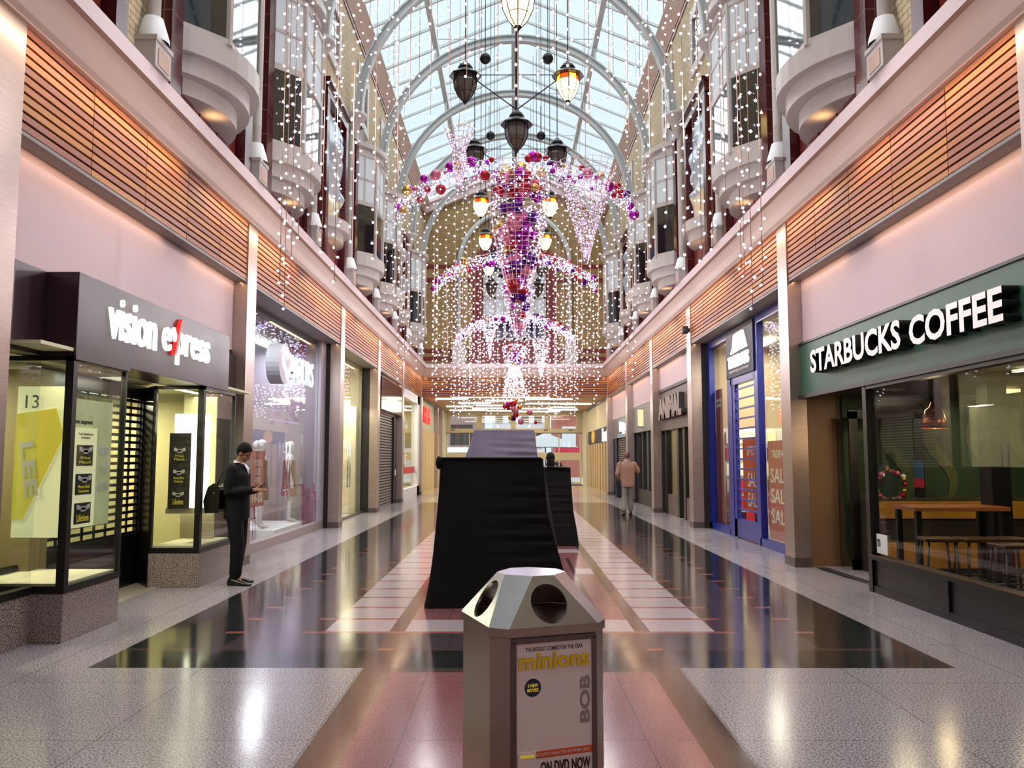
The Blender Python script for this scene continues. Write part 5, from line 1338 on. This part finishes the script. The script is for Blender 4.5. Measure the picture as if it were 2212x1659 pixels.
for k in range(19):
    x = R.gauss(0, .26); y = 32.6 + R.uniform(-.2, .2); z = [3.75, 3.6, 3.5, 3.35, 3.2, 2.9, 3.65][k % 7] + R.uniform(-.08, .08); r = R.choice([.07, .085, .11, .12])
    kk = R.randrange(7)
    o = bauble(None, (x, y, z), r, kk)
    tag(o, '%s bauble hanging in the loose cluster below the furthest bell of lights' % ['magenta', 'purple', 'red', 'gold', 'magenta', 'glittery pink', 'red'][kk], 'bauble', 'baubles under the furthest light bell')
    MB().tube([(x, y, z + r), (x, y, 4.2)], .003, 4).build('bauble_thread', M['wire'], o)
    th_ = o.children[0]; th_.matrix_parent_inverse = Matrix.Diagonal((1 / r, 1 / r, 1 / r, 1))
#PART4
# ------------------------------------------------------------------ people and mannequins
def smooth_solid(name, b, voxel, m, parent, iters=6, fac=.5, rz_=None):
    me = bpy.data.meshes.new(name); me.from_pydata(b.v, [], b.f)
    o = bpy.data.objects.new(name, me); COL.objects.link(o)
    r = o.modifiers.new('r', 'REMESH'); r.mode = 'VOXEL'; r.voxel_size = voxel; r.use_smooth_shade = True
    if iters: s_ = o.modifiers.new('s', 'SMOOTH'); s_.factor = fac; s_.iterations = iters
    dg = bpy.context.evaluated_depsgraph_get(); m2 = bpy.data.meshes.new_from_object(o.evaluated_get(dg)); bpy.data.objects.remove(o)
    m2.name = name; m2.materials.clear(); m2.materials.append(m)
    for p in m2.polygons: p.use_smooth = True
    o = bpy.data.objects.new(name, m2); COL.objects.link(o); o.parent = parent
    return o
def local(o):
    """verts were given in the parent's local frame"""
    for v in o.data.vertices: v.co += Vector(o.parent.location)
    return o
def limb(b, pts, rs, n=14):
    """tapering limb with rounded ends along joints; smooth interpolation between joints"""
    P = []; Rr = []
    for (p, q, r0, r1) in zip(pts, pts[1:], rs, rs[1:]):
        for k in range(5):
            t = k / 5; P.append(Vector(p).lerp(Vector(q), t)); Rr.append(r0 + (r1 - r0) * t)
    P.append(Vector(pts[-1])); Rr.append(rs[-1])
    d0 = (P[0] - P[1]).normalized(); d1 = (P[-1] - P[-2]).normalized()
    P = [P[0] + d0 * Rr[0] * .9, P[0] + d0 * Rr[0] * .6] + P + [P[-1] + d1 * Rr[-1] * .6, P[-1] + d1 * Rr[-1] * .9]
    Rr = [Rr[0] * .3, Rr[0] * .78] + Rr + [Rr[-1] * .78, Rr[-1] * .3]
    b.tube(P, Rr, n)
def stack(b, secs, n=22):      # secs: (cx, cy, z, rx, ry)
    vs = [(cx + rx * math.cos(2 * math.pi * j / n), cy_ + ry * math.sin(2 * math.pi * j / n), z) for cx, cy_, z, rx, ry in secs for j in range(n)]
    N = len(secs)
    b.add(vs, [[i * n + j, i * n + (j + 1) % n, (i + 1) * n + (j + 1) % n, (i + 1) * n + j] for i in range(N - 1) for j in range(n)] + [list(range(n))[::-1], [(N - 1) * n + j for j in range(n)]])
def head(b, c, rot, face=True):
    """head about 0.23 high, centre c, looking along local +Y after rot"""
    def T(v): return Vector(c) + rot @ Vector(v)
    b.ball(T((0, -.012, .025)), (.076, .096, .092), 20, 14, rot=rot)          # cranium
    b.ball(T((0, .022, -.045)), (.056, .066, .070), 18, 12, rot=rot)          # face and jaw
    b.ball(T((0, .055, -.092)), (.026, .024, .022), 12, 8, rot=rot)           # chin
    if face:
        b.ball(T((0, .094, -.026)), (.011, .020, .016), 10, 8, rot=rot)       # nose tip
        b.ball(T((0, .086, -.004)), (.008, .014, .026), 10, 8, rot=rot)       # bridge
        b.ball(T((0, .080, -.064)), (.024, .012, .007), 10, 8, rot=rot); b.ball(T((0, .078, -.074)), (.021, .012, .007), 10, 8, rot=rot)
        for s in (-1, 1):
            b.ball(T((s * .030, .070, .014)), (.018, .016, .008), 10, 6, rot=rot)   # brow
            b.ball(T((s * .036, .058, -.030)), (.020, .020, .018), 10, 8, rot=rot)  # cheek
    for s in (-1, 1): b.ball(T((s * .076, -.004, -.015)), (.010, .020, .032), 10, 8, rot=rot)
def hand(b, w, d, up, s, curl=.5, spread=.02):
    """palm from wrist w along d; up = back-of-hand normal; s = side of the thumb (+1/-1 along d x up)"""
    d = Vector(d).normalized(); up = Vector(up); up = (up - d * up.dot(d)).normalized(); sd = d.cross(up).normalized() * s
    Mx = Matrix((sd, d, up)).transposed()
    b.ball(Vector(w) + d * .045, (.040, .050, .016), 14, 10, rot=Mx)
    for k, L in enumerate((.072, .080, .075, .060)):
        o = Vector(w) + d * .085 + sd * (.030 - .020 * k) ; p = [o - d * .02]; dd = d.copy(); q = o
        for j, f in enumerate((.45, .32, .25)):
            dd = (dd - up * (curl * (.55 + .25 * j))).normalized(); p.append(q); q = q + dd * L * f
        p.append(q); limb(b, p, [.0095, .0092, .0085, .0078][:len(p)], 8)
    o = Vector(w) + d * .022 + sd * .030; a = (d * .6 + sd * .8 - up * .25).normalized(); p2 = o + a * .035; p3 = p2 + (d * .85 + sd * .2 - up * .45).normalized() * .03
    limb(b, [Vector(w) + d * .01 + sd * .012, o, p2, p3], [.014, .012, .0105, .009], 8)
def body_core(b, J, k=1.0, ex=0.0):
    """torso, arms, legs as one volume. J = joints, ex = extra thickness"""
    hz = J['hip_z']; lean = J.get('lean', 0)
    def Y(z): return lean * max(0, (z - hz)) 
    stack(b, [(0, Y(hz - .10), hz - .10, .13 * k + ex, .09 * k + ex), (0, -.01 + Y(hz), hz, .165 * k + ex, .115 * k + ex), (0, Y(hz + .1), hz + .10, .155 * k + ex, .105 * k + ex), (0, Y(hz + .2), hz + .2, .148 * k + ex, .10 * k + ex),
              (0, Y(hz + .34), hz + .34, .165 * k + ex, .112 * k + ex), (0, Y(hz + .44), hz + .44, .178 * k + ex, .108 * k + ex), (0, -.01 + Y(hz + .51), hz + .51, .16 * k + ex, .085 * k + ex), (0, -.01 + Y(hz + .55), hz + .55, .09 * k + ex, .065 * k + ex)])
SHOE = None
def shoe(b, heel, toe_dir, L=.27, w_=.048, hh=.075):
    d = Vector((toe_dir[0], toe_dir[1], 0)).normalized(); h = Vector(heel)
    secs = []
    for t, ww, zz in ((0, .026, .07), (.10, .036, hh), (.28, .038, hh), (.5, .040, .062), (.72, .047, .048), (.9, .040, .036), (1.0, .016, .024)):
        c = h + d * (L * t); sd = Vector((-d.y, d.x, 0))
        secs.append([c + sd * ww * math.cos(a) + Vector((0, 0, zz / 2 + zz / 2 * math.sin(a))) for a in [2 * math.pi * j / 14 for j in range(14)]])
    vs = [v for r_ in secs for v in r_]
    b.add(vs, [[i * 14 + j, i * 14 + (j + 1) % 14, (i + 1) * 14 + (j + 1) % 14, (i + 1) * 14 + j] for i in range(6) for j in range(14)] + [list(range(14))[::-1], [6 * 14 + j for j in range(14)]], 0, True)
SKIN = mat('tan_skin', '9a6a50', .55, spec=.4); SKINL = mat('fair_skin', 'c89684', .55)
HAIRB = mat('black_hair', '070606', .7, spec=.2); SUIT = mat('black_suit_cloth', '08080b', .8, spec=.3); SHIRT = mat('white_shirt', 'd8d8e0', .7)
LEA = mat('black_leather', '0c0b0b', .25, spec=.7)
# --- man in black suit looking at his phone (local: faces +Y, x to his right); then turned to face +x
def person(label, loc, rz_, **kw): return thing('person', loc, label, 'person', rz=0)
P1 = thing('person', (-3.50, 10.42, 0), 'man in black suit and white collar, head bowed over the phone he holds', 'person')
hz = .93
ank = {-1: (-.10, -.04, .09), 1: (.10, .05, .09)}; kn = {-1: (-.10, .0, .50), 1: (.105, .06, .50)}; hp_ = {-1: (-.085, 0, .90), 1: (.085, 0, .90)}
sh_ = {-1: (-.185, -.005, 1.41), 1: (.185, -.005, 1.41)}; el = {-1: (-.225, -.02, 1.12), 1: (.225, -.03, 1.13)}; wr_ = {-1: (-.07, .235, 1.16), 1: (.075, .235, 1.155)}
J = dict(hip_z=hz)
b = MB(); body_core(b, J)
hr = Euler((math.radians(-32), 0, 0)).to_matrix()
limb(b, [(0, 0, 1.42), (0, .03, 1.50), (0, .045, 1.56)], [.058, .054, .052]); head(b, (0, .065, 1.615), hr)
for s in (-1, 1):
    limb(b, [hp_[s], kn[s], ank[s]], [.085, .055, .040]); limb(b, [sh_[s], el[s], wr_[s]], [.050, .038, .026])
    limb(b, [ank[s], (ank[s][0], ank[s][1] + .07, .035)], [.036, .022])
hand(b, wr_[1], (-.35, .9, .12), (.5, .2, .8), -1, .45); hand(b, wr_[-1], (.35, .9, .10), (-.5, .2, .8), 1, .45)
smooth_solid('body', b, .0065, SKIN, P1, 2, .4)
b = MB(); stack(b, [(0, -.005, .80, .19, .148), (0, -.005, .93, .19, .150), (0, 0, 1.05, .178, .140), (0, 0, 1.2, .188, .144), (0, 0, 1.34, .20, .142), (0, -.008, 1.42, .178, .105), (0, -.005, 1.475, .10, .082), (0, .0, 1.49, .07, .07)])
for s in (-1, 1): limb(b, [sh_[s], el[s], Vector(el[s]).lerp(Vector(wr_[s]), .86)], [.072, .058, .046])
smooth_solid('jacket', b, .011, SUIT, P1, 5)
b = MB(); stack(b, [(0, -.005, .78, .16, .118), (0, -.005, .95, .168, .122)])
for s in (-1, 1): limb(b, [hp_[s], kn[s], (ank[s][0], ank[s][1] - .005, .13)], [.105, .084, .074])
smooth_solid('trousers', b, .011, SUIT, P1, 4)
for h_, d_ in (((-.10, -.13, 0), (-.12, 1, 0)), ((.115, -.04, 0), (.10, 1, 0))):
    b = MB(); shoe(b, h_, d_, L=.31, hh=.09); local(b.build('shoe', LEA, P1))
b = MB(); b.tube([(.068 * math.cos(u), .012 + .062 * math.sin(u), 1.487 + .018 * math.sin(u) * -1) for u in [2 * math.pi * i / 20 for i in range(20)]], [(.010, .024)] * 20, 8, closed=True)
b.add([(-.045, .128, 1.42), (.045, .128, 1.42), (.0, .132, 1.34), (-.035, .07, 1.49), (.035, .07, 1.49)], [(0, 2, 1), (0, 1, 4, 3)])
local(b.build('shirt_collar', SHIRT, P1))
b = MB(); hc = Vector((0, .065, 1.615))
def hair(b, c, rot, bulk=1.0, low=-.03):
    c = Vector(c); n, k = 26, 16; vs = []
    rr = random.Random(2)
    for i in range(k + 1):
        a = math.pi * i / k
        for j in range(n):
            t = 2 * math.pi * j / n
            v = Vector((.083 * bulk * math.sin(a) * math.cos(t), .104 * bulk * math.sin(a) * math.sin(t) - .014, .102 * bulk * math.cos(a) + .026))
            front = max(0, math.sin(t)); lim = low - .045 + front * .135 + (.02 if math.sin(t) > -.3 else 0)
            if v.z < lim: v.z = lim; v.x *= .93; v.y = -.014 + (v.y + .014) * .93
            vs.append(c + rot @ (v * (1 + rr.uniform(-.015, .02))))
    b.add(vs, [[i * n + j, i * n + (j + 1) % n, (i + 1) * n + (j + 1) % n, (i + 1) * n + j] for i in range(k) for j in range(n)], 0, True)
hair(b, hc, hr); local(b.build('hair', HAIRB, P1))
for s in (-1, 1): local(MB().ball(hc + hr @ Vector((s * .030, .079, .004)), (.012, .006, .005), 8, 6, rot=hr).build('eye', HAIRB, P1))
b = MB(); b.obox((0, .315, 1.205), (1, 0, 0), (0, .85, .45), (0, -.45, .85), .035, .07, .005)
ph_ = b.build('smartphone', M['black'], None, 'dark smartphone held in both hands of the man in black', 'phone', origin=(0, 0, 0))
# satchel strap and bag behind him
bagr = thing('shoulder_bag', (0, 0, 0), 'black shoulder bag hanging behind the man in the black suit', 'bag')
b = MB(); b.xprism([(-.30, .90), (-.16, .90), (-.15, 1.18), (-.21, 1.22), (-.27, 1.18), (-.32, 1.02)], 'x', -.06, .22); b.build('bag_body', M['bagm'] if 'bagm' in M else mat('olive_black_leather', '14140e', .35), bagr, bevel=.02)
b = MB().tube([(.15, -.20, 1.2), (.17, -.15, 1.32), (.15, -.05, 1.475), (.05, .06, 1.49)], [(.004, .018)] * 4, 6).tube([(-.02, -.29, 1.02), (-.02, -.325, .98)], .012, 6); b.build('strap', LEA, bagr)
b = MB().ball((.10, -.18, 1.17), .014, 8, 6).ball((.23, -.2, 1.12), .010, 8, 6); b.build('buckle', M['silver'], bagr)
for o in (ph_, bagr): o.location = P1.location
TURN = math.radians(-96)
for o in (P1, ph_, bagr): o.rotation_euler = (0, 0, TURN)

# --- man walking away in tan jacket (local: faces +Y)
P2 = thing('person', (3.07, 22.9, 0), 'person walking away in a tan jacket, pale trousers and reddish cap', 'person')
b = MB(); body_core(b, dict(hip_z=.90))
ank = {-1: (-.12, -.12, .12), 1: (.10, .10, .09)}; kn = {-1: (-.11, -.02, .49), 1: (.10, .08, .50)}; hp_ = {-1: (-.085, 0, .88), 1: (.085, 0, .88)}
sh_ = {-1: (-.19, 0, 1.38), 1: (.19, 0, 1.38)}; el = {-1: (-.27, -.03, 1.12), 1: (.31, .04, 1.18)}; wr_ = {-1: (-.27, .06, .93), 1: (.33, .20, 1.30)}
hr2 = Euler((math.radians(-8), 0, 0)).to_matrix()
limb(b, [(0, -.01, 1.40), (0, .01, 1.48), (0, .02, 1.53)], [.06, .058, .055]); head(b, (0, .03, 1.60), hr2)
for s in (-1, 1):
    limb(b, [hp_[s], kn[s], ank[s]], [.085, .055, .040]); limb(b, [sh_[s], el[s], wr_[s]], [.05, .038, .026]); limb(b, [ank[s], (ank[s][0], ank[s][1] + .07, .035)], [.036, .022])
hand(b, wr_[-1], (.05, .2, -1), (-1, 0, 0), 1, .5); hand(b, wr_[1], (-.3, .6, .6), (.5, -.2, .6), -1, .5)
smooth_solid('body', b, .0075, SKINL, P2, 2, .4)
JK = mat('tan_jacket_cloth', '9c7868', .8); TR = mat('pale_grey_trousers', '8a8680', .8)
b = MB(); stack(b, [(0, 0, .76, .215, .16), (0, 0, .9, .21, .16), (0, 0, 1.05, .205, .15), (0, -.005, 1.2, .21, .148), (0, -.005, 1.32, .215, .14), (0, -.005, 1.40, .19, .115), (0, 0, 1.45, .11, .09), (0, .0, 1.47, .08, .08)])
for s in (-1, 1): limb(b, [sh_[s], el[s], Vector(el[s]).lerp(Vector(wr_[s]), .88)], [.085, .068, .055])
smooth_solid('jacket', b, .012, JK, P2, 5)
b = MB(); stack(b, [(0, 0, .74, .165, .12), (0, 0, .92, .17, .125)])
for s in (-1, 1): limb(b, [hp_[s], kn[s], (ank[s][0], ank[s][1], .15)], [.115, .09, .078])
smooth_solid('trousers', b, .012, TR, P2, 4)
DL = mat('dark_brown_leather', '1c1210', .4)
for h_, d_ in (((-.12, -.21, .0), (-.05, 1, 0)), ((.10, .01, 0), (.08, 1, 0))):
    b = MB(); shoe(b, h_, d_, L=.31, hh=.09); local(b.build('shoe', DL, P2))
b = MB(); hair(b, (0, .03, 1.60), hr2, 1.02, -.02); local(b.build('hair', mat('grey_brown_hair', '6a4a44', .6), P2))
b = MB(); b.tube([(.078 * math.cos(u), .005 + .07 * math.sin(u), 1.475) for u in [2 * math.pi * i / 20 for i in range(20)]], [(.012, .026)] * 20, 8, closed=True); local(b.build('collar', mat('pale_collar', 'b0a8a8', .7), P2))
bg_ = thing('carrier_bag', tuple(P2.location), 'dark folded coat and striped bag carried in the walking person\'s left hand', 'bag')
b = MB(); b.xprism([(-.10, .50), (.12, .48), (.14, .92), (.02, .98), (-.08, .90)], 'x', -.30, -.20); local(b.build('folded_coat', mat('navy_coat', '14182c', .8), bg_, bevel=.02))
b = MB()
for z in range(7): b.box(-.335, -.30, -.06, .10, .86 + z * .04, .88 + z * .04)
b.box(-.33, -.305, -.05, .09, .84, 1.12)
local(b.build('striped_bag', mat('dark_olive_stripe', '4a4632', .7), bg_))
for o in (P2, bg_): o.rotation_euler = (0, 0, math.radians(4))

# --- woman behind the second kiosk, seen from behind
P3 = thing('person', (.70, 16.95, 0), 'person with long dark hair and dark coat behind the second draped kiosk', 'person')
b = MB(); body_core(b, dict(hip_z=.86), .9); limb(b, [(0, 0, 1.34), (0, .01, 1.46)], [.05, .048]); hr3 = Euler((math.radians(-12), 0, 0)).to_matrix(); head(b, (0, .02, 1.52), hr3)
for s in (-1, 1):
    limb(b, [(s * .08, 0, .85), (s * .085, .01, .47), (s * .085, 0, .09)], [.08, .052, .038]); limb(b, [(s * .165, 0, 1.32), (s * .21, .0, 1.06), (s * .12, .2, 1.05)], [.045, .036, .024]); limb(b, [(s * .085, 0, .07), (s * .085, .07, .035)], [.034, .022])
    hand(b, (s * .12, .2, 1.05), (-s * .3, 1, 0), (s * .3, 0, 1), -s, .4)
smooth_solid('body', b, .009, SKINL, P3, 2, .4)
b = MB(); stack(b, [(0, 0, .60, .19, .15), (0, 0, .86, .18, .14), (0, 0, 1.05, .165, .125), (0, 0, 1.25, .18, .12), (0, 0, 1.34, .165, .10), (0, 0, 1.40, .09, .08)])
for s in (-1, 1): limb(b, [(s * .165, 0, 1.32), (s * .21, .0, 1.06), (s * .13, .17, 1.05)], [.07, .056, .045])
smooth_solid('coat', b, .012, mat('slate_coat', '3a4650', .8), P3, 5)
b = MB()
for s in (-1, 1): limb(b, [(s * .08, 0, .82), (s * .085, .01, .47), (s * .085, 0, .12)], [.095, .07, .055])
smooth_solid('trousers', b, .012, SUIT, P3, 3)
b = MB(); hair(b, (0, .02, 1.53), hr3, 1.10, -.05); b.ball((0, -.07, 1.43), (.085, .05, .13), 16, 10); local(b.build('hair', HAIRB, P3))
for s in (-1, 1): b = MB(); shoe(b, (s * .085, -.09, 0), (0, 1, 0), L=.29, hh=.085); local(b.build('shoe', LEA, P3))

# --- shop mannequins (clothes shop)
MW = mat('white_mannequin', 'dcdce0', .35)
def mannequin(loc, rz_, label, dress, src=None):
    if src is not None:
        t = copy_tree(src, loc=loc, rz=rz_, label=label)
        for c in t.children:
            if c.name.startswith('dress'): c.data = c.data.copy(); c.data.materials[0] = dress
        return t
    t = thing('mannequin', loc, label, 'mannequin', 'white mannequins in the clothes shop')
    b = MB(); body_core(b, dict(hip_z=.90)); limb(b, [(0, 0, 1.40), (0, .01, 1.52)], [.045, .042]); head(b, (0, .02, 1.62), Matrix.Identity(3), False)
    for s in (-1, 1):
        limb(b, [(s * .085, 0, .88), (s * .09, .01, .49), (s * .09, 0, .09)], [.08, .052, .036]); limb(b, [(s * .175, 0, 1.38), (s * .24, -.03, 1.12), (s * .25, .03, .88)], [.042, .033, .022]); limb(b, [(s * .09, 0, .07), (s * .09, .14, .035)], [.036, .026])
        hand(b, (s * .25, .03, .88), (0, .1, -1), (s, 0, 0), 1, .25)
    smooth_solid('figure', b, .011, MW, t, 3)
    b = MB(); stack(b, [(0, 0, .55, .22, .17), (0, 0, .9, .19, .14), (0, 0, 1.1, .165, .12), (0, 0, 1.3, .19, .125), (0, 0, 1.38, .15, .09)]); smooth_solid('dress', b, .014, dress, t, 3)
    MB().box(loc[0] - .2, loc[0] + .2, loc[1] - .2, loc[1] + .2, .006, .02).build('stand', M['silver'], t)
    t.rotation_euler = (0, 0, rz_)
    return t
mq = mannequin((-5.0, 16.3, .18), math.radians(-80), 'white mannequin in dark dress nearest the glass doors', M['black'])
mannequin((-5.4, 17.3, .18), math.radians(-60), 'white mannequin in red top beside the dark dressed one', mat('coral_fabric', 'b03040', .8), mq)
mannequin((-5.2, 15.0, .05), math.radians(-100), 'white mannequin in white dress in front of the tall banner', M['paper'], mq)
mannequin((-4.9, 18.0, .18), math.radians(-70), 'white mannequin in red skirt at the far end of the window', mat('crimson_fabric', '8a2038', .8), mq)
MB().box(-4.6, -5.8, 15.9, 18.4, .006, .18).build('display_plinth', M['white'], label='low white plinth carrying mannequins in the clothes shop window', cat='display stand')
